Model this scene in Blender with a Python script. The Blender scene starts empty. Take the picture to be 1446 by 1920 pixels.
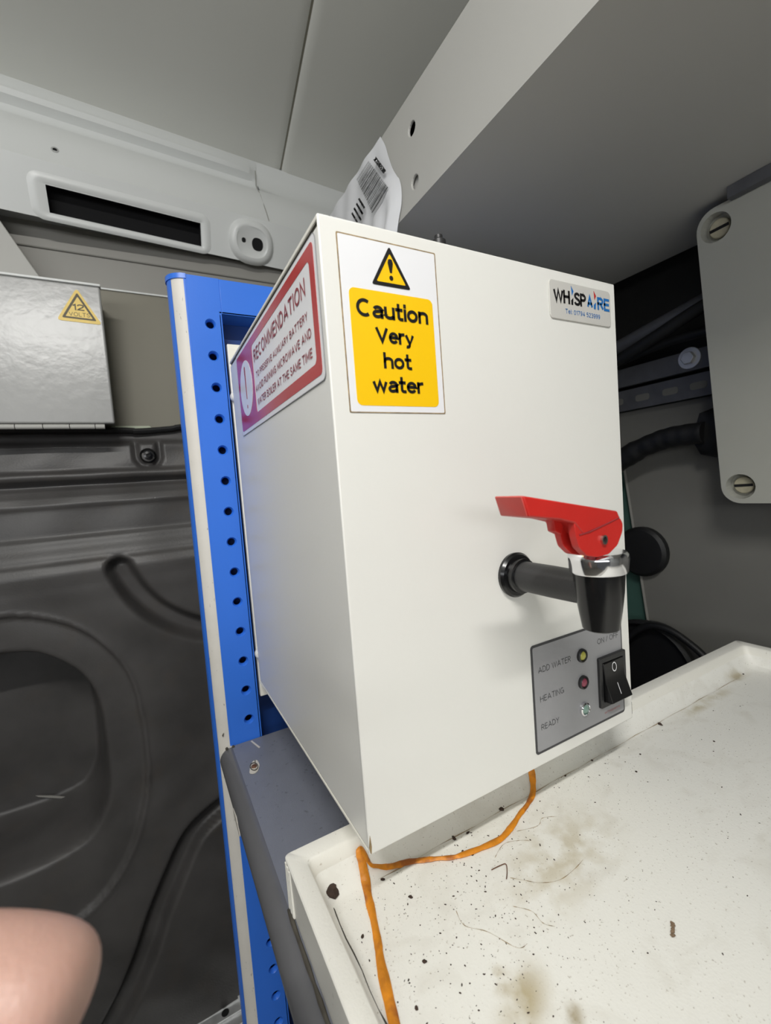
import bpy, bmesh, math, random
from mathutils import Vector, Matrix
random.seed(4)
S = 0.63                     # drawing units -> metres
C = bpy.context.scene.collection
sc = bpy.context.scene
V = Vector

# ------------------------------------------------------------------ camera
cd = bpy.data.cameras.new('camera'); cam = bpy.data.objects.new('camera', cd); C.objects.link(cam)
RM = Matrix(((0.87474821, 0.09519559, -0.47513511), (-0.47866809, 0.01708415, -0.87782971), (-0.07544824, 0.99531198, 0.06051142)))
CAM = V((-0.1087473, -0.2606068, 0.2487061))
cam.matrix_world = Matrix.Translation(CAM*S) @ RM.to_4x4()
cd.sensor_fit = 'HORIZONTAL'; cd.sensor_width = 36.0; cd.lens = 36.0*819.894/1446.0
cd.clip_start = 0.005; cd.clip_end = 50
cd.dof.use_dof = True; cd.dof.focus_distance = 0.27; cd.dof.aperture_fstop = 19
sc.camera = cam

# ------------------------------------------------------------------ light
w = bpy.data.worlds.new('daylight'); sc.world = w; w.use_nodes = True
bg = w.node_tree.nodes['Background']; bg.inputs[0].default_value = (0.93, 0.97, 1.0, 1); bg.inputs[1].default_value = 0.08
def area(name, loc, tgt, sx, sy, power, col=(1, 1, 1)):
    l = bpy.data.lights.new(name, 'AREA'); l.shape = 'RECTANGLE'; l.size = sx*S; l.size_y = sy*S; l.energy = power; l.color = col
    o = bpy.data.objects.new(name, l); C.objects.link(o); o.location = V(loc)*S
    d = V(tgt)-V(loc); o.rotation_euler = d.to_track_quat('-Z', 'Y').to_euler()
    return o
area('lamp_light', (-.40, -.60, 1.005), (-.40, -.28, .2), .50, .045, 7.3, (1.0, .985, .95))
area('door_light', (-1.1, -1.5, .45), (-.5, -.5, 1.6), 1.7, .40, 7.5, (.96, .98, 1.0))
sc.view_settings.view_transform = 'Standard'; sc.view_settings.look = 'None'
sc.view_settings.gamma = 1; sc.view_settings.use_curve_mapping = False
sc.view_settings.exposure = -0.14

# ------------------------------------------------------------------ materials
def lin(c):
    return tuple(((x/255)/12.92 if x/255 <= .04045 else ((x/255+.055)/1.055)**2.4) for x in c)
def mat(name, rgb, rough=.5, metal=0, noise=.06, nscale=30, bump=0, bscale=200, spec=.5, coat=0, aniso=None):
    m = bpy.data.materials.new(name); m.use_nodes = True; nt = m.node_tree; b = nt.nodes['Principled BSDF']
    c = lin(rgb)
    g = nt.nodes.new('ShaderNodeNewGeometry')
    n = nt.nodes.new('ShaderNodeTexNoise'); n.inputs['Scale'].default_value = nscale; n.inputs['Detail'].default_value = 5
    nt.links.new(g.outputs['Position'], n.inputs['Vector'])
    r = nt.nodes.new('ShaderNodeValToRGB')
    r.color_ramp.elements[0].position = .3; r.color_ramp.elements[1].position = .7
    r.color_ramp.elements[0].color = tuple(max(0, x*(1-noise)) for x in c)+(1,)
    r.color_ramp.elements[1].color = tuple(min(1, x*(1+noise)) for x in c)+(1,)
    nt.links.new(n.outputs['Fac'], r.inputs['Fac']); nt.links.new(r.outputs[0], b.inputs['Base Color'])
    b.inputs['Roughness'].default_value = rough; b.inputs['Metallic'].default_value = metal
    b.inputs['Specular IOR Level'].default_value = spec; b.inputs['Coat Weight'].default_value = coat
    if bump:
        n2 = nt.nodes.new('ShaderNodeTexNoise'); n2.inputs['Scale'].default_value = bscale; n2.inputs['Detail'].default_value = 3
        bp = nt.nodes.new('ShaderNodeBump'); bp.inputs['Strength'].default_value = bump; bp.inputs['Distance'].default_value = .001
        nt.links.new(g.outputs['Position'], n2.inputs['Vector']); nt.links.new(n2.outputs['Fac'], bp.inputs['Height'])
        nt.links.new(bp.outputs[0], b.inputs['Normal'])
    m['ramp'] = r.name
    return m
def mixin(m, color, fac_builder):
    """lay a second colour over the base colour; fac_builder(nt) returns a socket 0..1"""
    nt = m.node_tree; b = nt.nodes['Principled BSDF']; src = b.inputs['Base Color'].links[0].from_socket
    mx = nt.nodes.new('ShaderNodeMix'); mx.data_type = 'RGBA'
    nt.links.new(src, mx.inputs[6]); mx.inputs[7].default_value = lin(color)+(1,)
    nt.links.new(fac_builder(nt), mx.inputs[0]); nt.links.new(mx.outputs[2], b.inputs['Base Color'])
def ramp_noise(scale, lo, hi, detail=6, stretch=(1, 1, 1), off=(0, 0, 0), dist=0):
    def f(nt):
        g = nt.nodes.new('ShaderNodeNewGeometry'); mp = nt.nodes.new('ShaderNodeMapping')
        mp.inputs['Scale'].default_value = stretch; mp.inputs['Location'].default_value = off
        n = nt.nodes.new('ShaderNodeTexNoise'); n.inputs['Scale'].default_value = scale; n.inputs['Detail'].default_value = detail
        n.inputs['Distortion'].default_value = dist
        r = nt.nodes.new('ShaderNodeMapRange'); r.inputs[1].default_value = lo; r.inputs[2].default_value = hi
        nt.links.new(g.outputs['Position'], mp.inputs[0]); nt.links.new(mp.outputs[0], n.inputs['Vector'])
        nt.links.new(n.outputs['Fac'], r.inputs[0]); return r.outputs[0]
    return f
def blob(cx, cy, rx, ry, amount, ang=0, nz=40, gain=2.2):
    """a stain lying at a fixed place of the tray floor (drawing units)"""
    def f(nt):
        g = nt.nodes.new('ShaderNodeNewGeometry'); mp = nt.nodes.new('ShaderNodeMapping'); mp.vector_type = 'TEXTURE'
        mp.inputs['Location'].default_value = (cx*S, cy*S, -.064*S); mp.inputs['Rotation'].default_value = (0, 0, ang)
        mp.inputs['Scale'].default_value = (rx*S, ry*S, .05)
        ln = nt.nodes.new('ShaderNodeVectorMath'); ln.operation = 'LENGTH'
        nt.links.new(g.outputs['Position'], mp.inputs[0]); nt.links.new(mp.outputs[0], ln.inputs[0])
        r = nt.nodes.new('ShaderNodeMapRange'); r.inputs[1].default_value = 1; r.inputs[2].default_value = 0; r.interpolation_type = 'SMOOTHSTEP'
        nt.links.new(ln.outputs['Value'], r.inputs[0])
        n = ramp_noise(nz, .42, .42+1/gain*.4)(nt)
        m1 = nt.nodes.new('ShaderNodeMath'); m1.operation = 'MULTIPLY'; nt.links.new(r.outputs[0], m1.inputs[0]); nt.links.new(n, m1.inputs[1])
        m2 = nt.nodes.new('ShaderNodeMath'); m2.operation = 'MULTIPLY'; nt.links.new(m1.outputs[0], m2.inputs[0]); m2.inputs[1].default_value = amount
        return m2.outputs[0]
    return f
def scaled(fb, k):
    def f(nt):
        m2 = nt.nodes.new('ShaderNodeMath'); m2.operation = 'MULTIPLY'; nt.links.new(fb(nt), m2.inputs[0]); m2.inputs[1].default_value = k
        return m2.outputs[0]
    return f

M = {}
M['enamel'] = mat('white_enamel', (232, 231, 225), .32, noise=.01, nscale=6, bump=.05, bscale=500)
M['enamel_edge'] = mat('enamel_edge', (240, 237, 226), .4, noise=.03)
M['gap'] = mat('seam_gap', (70, 66, 58), .8, noise=.3, nscale=120)
M['tray'] = mat('tray_plastic', (234, 232, 223), .5, noise=.02, nscale=12, bump=.12, bscale=900)
mixin(M['tray'], (170, 162, 145), scaled(ramp_noise(420, .68, .76, 3), .6))
M['tray_floor'] = mat('tray_floor_plastic', (238, 237, 230), .48, noise=.02, nscale=9, bump=.1, bscale=900)
mixin(M['tray_floor'], (150, 138, 120), scaled(ramp_noise(900, .66, .74, 2), .55))
mixin(M['tray_floor'], (176, 160, 118), blob(.06, -.075, .035, .022, .9, .5))
mixin(M['tray_floor'], (140, 118, 58), blob(.075, -.098, .020, .009, .9, .6, 90))
mixin(M['tray_floor'], (178, 164, 130), blob(.055, -.06, .012, .012, .9, .6, 120))
mixin(M['tray_floor'], (196, 186, 160), blob(.16, -.02, .10, .05, .75, .2, 70))
mixin(M['tray_floor'], (186, 174, 140), blob(.50, .035, .10, .012, .8, 0, 60))
mixin(M['tray_floor'], (170, 156, 120), blob(.61, .045, .04, .012, .8, 0, 60))
mixin(M['tray_floor'], (200, 194, 180), scaled(ramp_noise(38, .52, .72, 8, (1, 1.3, 1), (3, 1, 0), .8), .30))
M['blue'] = mat('blue_powder_coat', (52, 116, 222), .36, noise=.02, nscale=20, bump=.04, bscale=600)
M['cream_strip'] = mat('cream_plastic_strip', (214, 210, 202), .5, noise=.03, nscale=60)
mixin(M['cream_strip'], (120, 116, 110), scaled(ramp_noise(700, .70, .76, 2, (1, 1, .3)), .6))
M['shelf'] = mat('grey_shelf_paint', (118, 121, 131), .42, noise=.04, nscale=60, bump=.1, bscale=1500)
mixin(M['shelf'], (70, 72, 78), scaled(ramp_noise(260, .64, .72, 4), .5))
M['rail'] = mat('grey_shelf_edging', (96, 96, 98), .3, noise=.04, nscale=80)
M['chip'] = mat('bare_primer', (205, 200, 190), .6)
M['rust'] = mat('rusty_screw', (120, 88, 70), .6, .4, noise=.3, nscale=300)
M['bodypaint'] = mat('van_body_paint', (222, 224, 222), .33, noise=.015, nscale=5, bump=.05, bscale=60)
M['roof'] = mat('van_roof_paint', (236, 236, 230), .5, noise=.02, nscale=4)
M['wallpaint'] = mat('van_wall_paint', (150, 148, 142), .5, noise=.03, nscale=6)
M['wallbeige'] = mat('van_wall_beige', (134, 130, 116), .55, noise=.04, nscale=6)
M['locker'] = mat('locker_enamel', (168, 168, 166), .26, noise=.02, nscale=20, bump=.28, bscale=90)
M['overhead'] = mat('overhead_locker_paint', (182, 181, 176), .55, noise=.015, nscale=10)
M['black_plastic'] = mat('black_moulded_plastic', (76, 74, 73), .42, noise=.22, nscale=14, bump=.15, bscale=500, spec=.45)
mixin(M['black_plastic'], (92, 80, 66), scaled(ramp_noise(26, .55, .75, 8), .16))
M['black'] = mat('black_rubber', (16, 16, 17), .55, noise=.15, nscale=60, bump=.2, bscale=600)
M['gloss_black'] = mat('glossy_black_plastic', (18, 18, 19), .2, noise=.1, nscale=90)
M['satin_black'] = mat('satin_black_plastic', (40, 40, 41), .42, noise=.1, nscale=90, bump=.08, bscale=900)
M['hole'] = mat('dark_hole', (14, 14, 16), .9)
M['darkblue'] = mat('deep_blue_panel', (30, 66, 134), .45, noise=.03)
M['red'] = mat('red_plastic', (196, 40, 34), .36, noise=.06, nscale=60, bump=.08, bscale=400)
M['pink_red'] = mat('pale_red_plastic', (204, 84, 78), .4, noise=.08, nscale=90)  # paler red for the end face of the tap lever
M['chrome'] = mat('chrome', (235, 235, 238), .12, 1, noise=.03)
M['steel'] = mat('brushed_steel', (190, 186, 180), .25, 1, noise=.08, nscale=40)
M['zinc'] = mat('galvanised_steel', (205, 206, 206), .4, .6, noise=.15, nscale=60)
M['silver'] = mat('silver_panel_vinyl', (150, 150, 152), .42, noise=.02, nscale=30)
M['ink'] = mat('black_ink', (24, 23, 24), .4, noise=.05)
M['ink_grey'] = mat('grey_ink', (62, 62, 64), .5, noise=.05)
M['yellow'] = mat('caution_yellow', (250, 200, 10), .4, noise=.02)
M['yellow_pale'] = mat('faded_yellow', (238, 204, 92), .4, noise=.05, nscale=80)
M['ink_faded'] = mat('faded_ink', (86, 78, 56), .5)
M['sticker'] = mat('sticker_white', (236, 236, 238), .25, noise=.01)
M['sticker_red'] = mat('sticker_red', (184, 44, 44), .2, noise=.03)
M['ink_red'] = mat('dark_red_ink', (150, 52, 58), .4)
M['ink_blue'] = mat('blue_ink', (36, 110, 178), .4)
M['ink_paleRed'] = mat('pale_red_ink', (186, 96, 96), .5)
M['glue'] = mat('dirty_glue_line', (150, 128, 92), .8, noise=.4, nscale=300)
M['badge'] = mat('badge_clear_resin', (206, 204, 198), .12, noise=.01, coat=.6)
M['amber'] = mat('lens_amber', (176, 172, 80), .25)
M['rose'] = mat('lens_rose', (150, 70, 88), .25)
M['mint'] = mat('lens_mint', (130, 160, 148), .2)
M['paper'] = mat('tag_paper', (226, 227, 230), .55, noise=.02)
M['orange'] = mat('orange_sealant', (214, 134, 24), .5, noise=.22, nscale=160, bump=.5, bscale=400)
mixin(M['orange'], (150, 78, 30), scaled(ramp_noise(90, .52, .66, 4), .8))
M['crumb'] = mat('dirt_crumb', (60, 46, 38), .9, noise=.3, nscale=400)
M['flake'] = mat('brown_flake', (120, 100, 80), .9, noise=.4, nscale=500)
M['jbox'] = mat('grey_plastic_box', (166, 166, 158), .5, noise=.02, nscale=20)
M['screwplastic'] = mat('beige_screw', (168, 162, 140), .5, noise=.1, nscale=200)
M['sidegrey'] = mat('grey_side_board', (112, 111, 106), .6, noise=.05, nscale=12)
M['green'] = mat('green_board', (62, 92, 84), .5)
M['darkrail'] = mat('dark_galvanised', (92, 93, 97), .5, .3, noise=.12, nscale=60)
M['floor'] = mat('van_floor_ply', (120, 116, 108), .6, noise=.1, nscale=20)
M['pale'] = mat('lit_pale_green', (196, 204, 180), .5)
sk = mat('skin', (188, 150, 136), .5, noise=.06, nscale=60, bump=.15, bscale=900)
sk.node_tree.nodes['Principled BSDF'].inputs['Subsurface Weight'].default_value = .2
sk.node_tree.nodes['Principled BSDF'].inputs['Subsurface Radius'].default_value = (.01, .004, .002)
sk.node_tree.nodes['Principled BSDF'].inputs['Subsurface Scale'].default_value = .5
M['skin'] = sk
lampm = mat('lamp_diffuser', (250, 250, 245), .4)
lampm.node_tree.nodes['Principled BSDF'].inputs['Emission Color'].default_value = (1, .98, .95, 1)
lampm.node_tree.nodes['Principled BSDF'].inputs['Emission Strength'].default_value = 4
M['lamp'] = lampm

# ------------------------------------------------------------------ helpers
def worg(p):
    o = V((0, 0, 0)); q = p
    while q is not None: o += q.location; q = q.parent
    return o
def tag(o, label=None, cat=None, group=None, kind=None):
    if label: o['label'] = label
    if cat: o['category'] = cat
    if group: o['group'] = group
    if kind: o['kind'] = kind
    return o
def thing(name, loc, label=None, cat=None, group=None, kind=None):
    o = bpy.data.objects.new(name, None); C.objects.link(o); o.location = V(loc)*S; o.empty_display_size = .02
    return tag(o, label, cat, group, kind)
def mk(name, geo, m, parent=None, smooth=False, bevel=0, seg=2, loc=None):
    """geo = (verts, faces) in drawing units, world space"""
    vs, fs = geo
    org = V((0, 0, 0))
    if parent is not None: org = worg(parent)
    lo = V(loc)*S if loc is not None else org
    me = bpy.data.meshes.new(name)
    me.from_pydata([tuple(V(v)*S-lo) for v in vs], [], fs)
    bm = bmesh.new(); bm.from_mesh(me); bmesh.ops.remove_doubles(bm, verts=bm.verts, dist=1e-7)
    bmesh.ops.recalc_face_normals(bm, faces=bm.faces); bm.to_mesh(me); bm.free()
    me.materials.append(M[m] if isinstance(m, str) else m)
    o = bpy.data.objects.new(name, me); C.objects.link(o)
    if parent is not None: o.parent = parent; o.location = lo-org
    else: o.location = lo
    if smooth:
        for p in me.polygons: p.use_smooth = True
        try: me.set_sharp_from_angle(angle=math.radians(40))
        except Exception: pass
    if bevel:
        b = o.modifiers.new('bevel', 'BEVEL'); b.width = bevel*S; b.segments = seg; b.limit_method = 'ANGLE'; b.angle_limit = math.radians(35)
        for p in me.polygons: p.use_smooth = True
        try: me.set_sharp_from_angle(angle=math.radians(60))
        except Exception: pass
    return o
def join(*gs):
    vs, fs = [], []
    for v, f in gs:
        n = len(vs); vs += list(v); fs += [tuple(i+n for i in q) for q in f]
    return vs, fs
def box(x0, x1, y0, y1, z0, z1):
    v = [(x, y, z) for x in (x0, x1) for y in (y0, y1) for z in (z0, z1)]
    return v, [(0, 1, 3, 2), (4, 6, 7, 5), (0, 4, 5, 1), (2, 3, 7, 6), (0, 2, 6, 4), (1, 5, 7, 3)]
def frame_pt(O, U, W, N):
    O, U, W, N = V(O), V(U), V(W), V(N)
    return lambda a, b, c=0: tuple(O+U*a+W*b+N*c)
FRONT = frame_pt((0, 0, 0), (1, 0, 0), (0, 0, 1), (0, -1, 0))      # (x, z, out)
LEFT = frame_pt((0, 0, 0), (0, 1, 0), (0, 0, 1), (-1, 0, 0))       # (y, z, out)
def prism(poly, P, c0, c1):
    n = len(poly)
    v = [P(a, b, c0) for a, b in poly]+[P(a, b, c1) for a, b in poly]
    f = [tuple(range(n)), tuple(range(2*n-1, n-1, -1))]+[(i, (i+1) % n, n+(i+1) % n, n+i) for i in range(n)]
    return v, f
def ring(outer, inner, P, c0, c1):
    n = len(outer)
    v = [P(a, b, c0) for a, b in outer]+[P(a, b, c0) for a, b in inner]+[P(a, b, c1) for a, b in outer]+[P(a, b, c1) for a, b in inner]
    f = []
    for i in range(n):
        j = (i+1) % n
        f += [(2*n+i, 2*n+j, 3*n+j, 3*n+i), (i, n+i, n+j, j), (i, j, 2*n+j, 2*n+i), (n+i, 3*n+i, 3*n+j, n+j)]
    return v, f
def rr(x0, x1, z0, z1, r, k=5):
    out = []
    for cx, cz, a0 in ((x1-r, z1-r, 0), (x0+r, z1-r, 90), (x0+r, z0+r, 180), (x1-r, z0+r, 270)):
        for i in range(k+1):
            a = math.radians(a0+90*i/k); out.append((cx+r*math.cos(a), cz+r*math.sin(a)))
    return out
def rpoly(pts, r, k=4):
    out = []; n = len(pts)
    for i in range(n):
        p, a, b = V(pts[i]), V(pts[i-1]), V(pts[(i+1) % n])
        d1 = (a-p).normalized(); d2 = (b-p).normalized()
        s, e = p+d1*r, p+d2*r
        for j in range(k+1):
            t = j/k; out.append(tuple(s*(1-t)**2+p*2*t*(1-t)+e*t*t))
    return out
def ell(cx, cz, rx, rz, n=24): return [(cx+rx*math.cos(2*math.pi*i/n), cz+rz*math.sin(2*math.pi*i/n)) for i in range(n)]
def lathe(prof, O, axis='z', n=32, sx=1, sy=1):
    v, f = [], []
    for r, h in prof:
        for i in range(n):
            a = 2*math.pi*i/n; p = (r*math.cos(a)*sx, r*math.sin(a)*sy, h)
            if axis == 'y': p = (p[0], p[2], p[1])
            if axis == 'x': p = (p[2], p[0], p[1])
            v.append((O[0]+p[0], O[1]+p[1], O[2]+p[2]))
    m = len(prof)
    for j in range(m-1):
        for i in range(n): f.append((j*n+i, j*n+(i+1) % n, (j+1)*n+(i+1) % n, (j+1)*n+i))
    if prof[0][0] > 0: f.append(tuple(range(n)))
    if prof[-1][0] > 0: f.append(tuple(range((m-1)*n, m*n)))
    return v, f
def smoothpath(pts, k=6):
    out = []; P = [V(p) for p in pts]
    for i in range(len(P)-1):
        a, b, c, d = P[max(i-1, 0)], P[i], P[i+1], P[min(i+2, len(P)-1)]
        for j in range(k):
            t = j/k
            out.append(.5*((2*b)+(c-a)*t+(2*a-5*b+4*c-d)*t*t+(3*b-a-3*c+d)*t**3))
    out.append(P[-1]); return out
def tube(path, r, n=12, flat=1, up=(0, 0, 1), rfun=None):
    P = [V(p) for p in path]; v, f = [], []; up = V(up)
    for i, p in enumerate(P):
        t = (P[min(i+1, len(P)-1)]-P[max(i-1, 0)]).normalized()
        s = t.cross(up); s = s.normalized() if s.length > 1e-6 else V((1, 0, 0)); u = s.cross(t)
        rad = rfun(i/(len(P)-1)) if rfun else r
        for j in range(n):
            a = 2*math.pi*j/n; v.append(tuple(p+s*math.cos(a)*rad+u*math.sin(a)*rad*flat))
    for i in range(len(P)-1):
        for j in range(n): f.append((i*n+j, i*n+(j+1) % n, (i+1)*n+(j+1) % n, (i+1)*n+j))
    f += [tuple(range(n-1, -1, -1)), tuple(range((len(P)-1)*n, len(P)*n))]
    return v, f
def arc(cx, cy, rx, ry, a0, a1, n=14): return [(cx+rx*math.cos(math.radians(a0+(a1-a0)*i/n)), cy+ry*math.sin(math.radians(a0+(a1-a0)*i/n))) for i in range(n+1)]
def cv(*p): return [(q.x, q.y) for q in smoothpath([(a, b, 0) for a, b in p], 4)]
GL = {   # centre lines of plain sans-serif letters, cap height 1
 'A': (.70, [[(0, 0), (.35, 1), (.70, 0)], [(.12, .32), (.58, .32)]]),
 'B': (.54, [[(0, 0), (0, 1), (.28, 1)]+arc(.28, .77, .20, .23, 90, -90)+[(0, .54)], [(.28, .54)]+arc(.30, .27, .24, .27, 90, -90)+[(0, 0)]]),
 'C': (.62, [arc(.33, .5, .33, .5, 52, 308, 22)]),
 'D': (.60, [[(0, 0), (0, 1), (.22, 1)]+arc(.22, .5, .38, .5, 90, -90, 18)+[(0, 0)]]),
 'E': (.46, [[(.46, 1), (0, 1), (0, 0), (.46, 0)], [(0, .53), (.42, .53)]]),
 'F': (.44, [[(.44, 1), (0, 1), (0, 0)], [(0, .53), (.40, .53)]]),
 'G': (.66, [arc(.34, .5, .34, .5, 52, 340, 24), [(.38, .46), (.66, .46), (.66, .05)]]),
 'H': (.58, [[(0, 0), (0, 1)], [(.58, 0), (.58, 1)], [(0, .53), (.58, .53)]]),
 'I': (.0, [[(0, 0), (0, 1)]]),
 'K': (.52, [[(0, 0), (0, 1)], [(.52, 1), (.02, .42)], [(.18, .6), (.52, 0)]]),
 'L': (.42, [[(0, 1), (0, 0), (.42, 0)]]),
 'M': (.74, [[(0, 0), (0, 1), (.37, .18), (.74, 1), (.74, 0)]]),
 'N': (.58, [[(0, 0), (0, 1), (.58, 0), (.58, 1)]]),
 'O': (.72, [arc(.36, .5, .36, .5, 0, 360, 30)]),
 'P': (.50, [[(0, 0), (0, 1), (.26, 1)]+arc(.26, .74, .24, .26, 90, -90)+[(0, .48)]]),
 'R': (.54, [[(0, 0), (0, 1), (.28, 1)]+arc(.28, .75, .22, .25, 90, -90)+[(0, .5)], [(.26, .5), (.54, 0)]]),
 'S': (.52, [cv((.50, .82), (.42, .96), (.26, 1), (.09, .93), (.03, .77), (.12, .61), (.38, .46), (.51, .32), (.51, .16), (.42, .04), (.26, 0), (.08, .05), (0, .2))]),
 'T': (.58, [[(0, 1), (.58, 1)], [(.29, 1), (.29, 0)]]),
 'U': (.56, [[(0, 1), (0, .3)]+arc(.28, .28, .28, .28, 180, 360, 14)+[(.56, 1)]]),
 'V': (.66, [[(0, 1), (.33, 0), (.66, 1)]]),
 'W': (.96, [[(0, 1), (.24, 0), (.48, 1), (.72, 0), (.96, 1)]]),
 'X': (.56, [[(0, 0), (.56, 1)], [(0, 1), (.56, 0)]]),
 'Y': (.58, [[(0, 1), (.29, .46), (.58, 1)], [(.29, .46), (.29, 0)]]),
 'a': (.44, [[(.42, 0), (.42, .50)]+arc(.22, .50, .20, .24, 0, 160, 10), cv((.42, .44), (.26, .42), (.08, .36), (0, .20), (.06, .04), (.20, 0), (.34, .07), (.42, .20))]),
 'e': (.46, [[(.02, .40), (.46, .40)]+arc(.23, .37, .23, .37, 5, 325, 24)]),
 'h': (.42, [[(0, 0), (0, 1.0)], [(0, .48)]+arc(.21, .50, .21, .24, 170, 0, 12)+[(.42, 0)]]),
 'i': (.0, [[(0, 0), (0, .74)], [(0, .95), (0, 1.0)]]),
 'l': (.0, [[(0, 0), (0, 1)]]),
 'n': (.42, [[(0, 0), (0, .74)], [(0, .48)]+arc(.21, .50, .21, .24, 170, 0, 12)+[(.42, 0)]]),
 'o': (.46, [arc(.23, .37, .23, .37, 0, 360, 24)]),
 'p': (.44, [[(0, -.28), (0, .74)], arc(.22, .37, .22, .37, 180, -180, 22)]),
 'r': (.24, [[(0, 0), (0, .74)], [(0, .44)]+arc(.24, .48, .24, .26, 170, 90, 8)]),
 's': (.38, [cv((.36, .58), (.28, .72), (.14, .74), (.02, .62), (.10, .44), (.30, .32), (.37, .18), (.26, .01), (.12, 0), (0, .12))]),
 't': (.28, [[(.10, .98), (.10, .2)]+arc(.24, .16, .14, .16, 180, 270, 6)+[(.28, 0)], [(0, .74), (.26, .74)]]),
 'u': (.42, [[(0, .74), (0, .24)]+arc(.21, .24, .21, .24, 180, 350, 12), [(.42, .74), (.42, 0)]]),
 'w': (.70, [[(0, .74), (.175, 0), (.35, .74), (.525, 0), (.70, .74)]]),
 'y': (.46, [[(0, .74), (.23, .02)], [(.46, .74), (.22, -.08)]+cv((.22, -.08), (.16, -.22), (.06, -.26), (0, -.25))]),
 '0': (.46, [arc(.23, .5, .23, .5, 0, 360, 26)]), '1': (.22, [[(0, .78), (.20, 1), (.20, 0)]]),
 '2': (.48, [cv((0, .74), (.05, .93), (.24, 1), (.43, .92), (.46, .74), (.36, .5), (.15, .26), (0, 0))+[(.48, 0)]]),
 '3': (.46, [cv((0, .82), (.10, .97), (.25, 1), (.42, .9), (.40, .64), (.18, .54)), cv((.18, .54), (.42, .46), (.46, .22), (.32, .03), (.16, 0), (0, .16))]),
 '4': (.50, [[(.36, 0), (.36, 1), (0, .30), (.50, .30)]]), '5': (.46, [[(.42, 1), (.07, 1), (.03, .55)]+cv((.03, .55), (.22, .63), (.44, .5), (.44, .18), (.22, 0), (0, .12))]),
 '6': (.46, [cv((.42, .88), (.24, 1), (.06, .78), (0, .42), (.06, .1), (.24, 0), (.44, .14), (.43, .46), (.24, .6), (.03, .42))]), '7': (.46, [[(0, 1), (.46, 1), (.14, 0)]]),
 '8': (.46, [arc(.23, .76, .20, .24, 0, 360, 18), arc(.23, .27, .23, .27, 0, 360, 18)]),
 '9': (.46, [cv((.04, .12), (.22, 0), (.40, .22), (.46, .58), (.40, .9), (.22, 1), (.02, .86), (.03, .54), (.22, .4), (.43, .58))]),
 '/': (.34, [[(0, -.05), (.34, 1.05)]]), ':': (.0, [[(0, .06), (0, .14)], [(0, .6), (0, .68)]]), ' ': (.10, [])}
def ribbon(p, hw):
    q = [V(a) for a in p]; out = []
    closed = (q[0]-q[-1]).length < 1e-6
    if closed: q = q[:-1]
    else:
        for i0, i1 in ((0, 1), (-1, -2)):
            d = (q[i0]-q[i1]).normalized()
            if min(abs(d.x), abs(d.y)) < .12: q[i0] = q[i0]+d*hw*.95
    n = len(q)
    for i in range(n):
        a = q[i-1] if (i > 0 or closed) else None; b = q[(i+1) % n] if (i < n-1 or closed) else None
        d1 = (q[i]-a).normalized() if a is not None else (b-q[i]).normalized(); d2 = (b-q[i]).normalized() if b is not None else d1
        n1, n2 = V((-d1.y, d1.x)), V((-d2.y, d2.x)); mv = n1+n2
        mv = n1 if mv.length < .2 else mv.normalized(); k = hw/max(.45, mv.dot(n1))
        e = V((0, 0))
        out.append((q[i]+mv*k+e, q[i]-mv*k+e))
    v = [x for pr in out for x in pr]; f = [(2*i, 2*i+1, 2*i+3, 2*i+2) for i in range(n-1)]
    if closed: f.append((2*n-2, 2*n-1, 1, 0))
    return v, f
def text(name, s, P, a0, a1, b0, b1, m, parent, c=.0004, bold=.05):
    """letters fitted to a0..a1 with baseline b0 and cap height b1, on plane frame P; bold = half stroke / cap height"""
    hv = bold > .08; wf_ = 1.34 if hv else 1.0; gap = (.05 if hv else .13)+2*bold; x = 0
    xh = lambda ch, b: b if not (hv and ch.islower()) else (b*.888 if b <= .74 else .657+(b-.74)*1.32); lay = []
    for ch in s:
        w_, st = GL[ch]; st = [[(a*wf_, xh(ch, b)) for a, b in p] for p in st]; lay.append((x, st)); x += w_*wf_+gap
    W_ = x-gap; h = b1-b0; hw = bold*abs(h); sg = 1 if a1 > a0 else -1
    kx = (abs(a1-a0)-2*hw)/W_; ky = (h-2*hw*(1 if h > 0 else -1))
    vs, fs = [], []
    for x, st in lay:
        for p in st:
            v, f = ribbon([((x+a)*kx+hw, b*ky+hw) for a, b in p], hw)
            n = len(vs); vs += [P(a0+sg*q.x, b0+q.y, c) for q in v]; fs += [tuple(i+n for i in q) for q in f]
    return mk(name, (vs, fs), m, parent)
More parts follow.
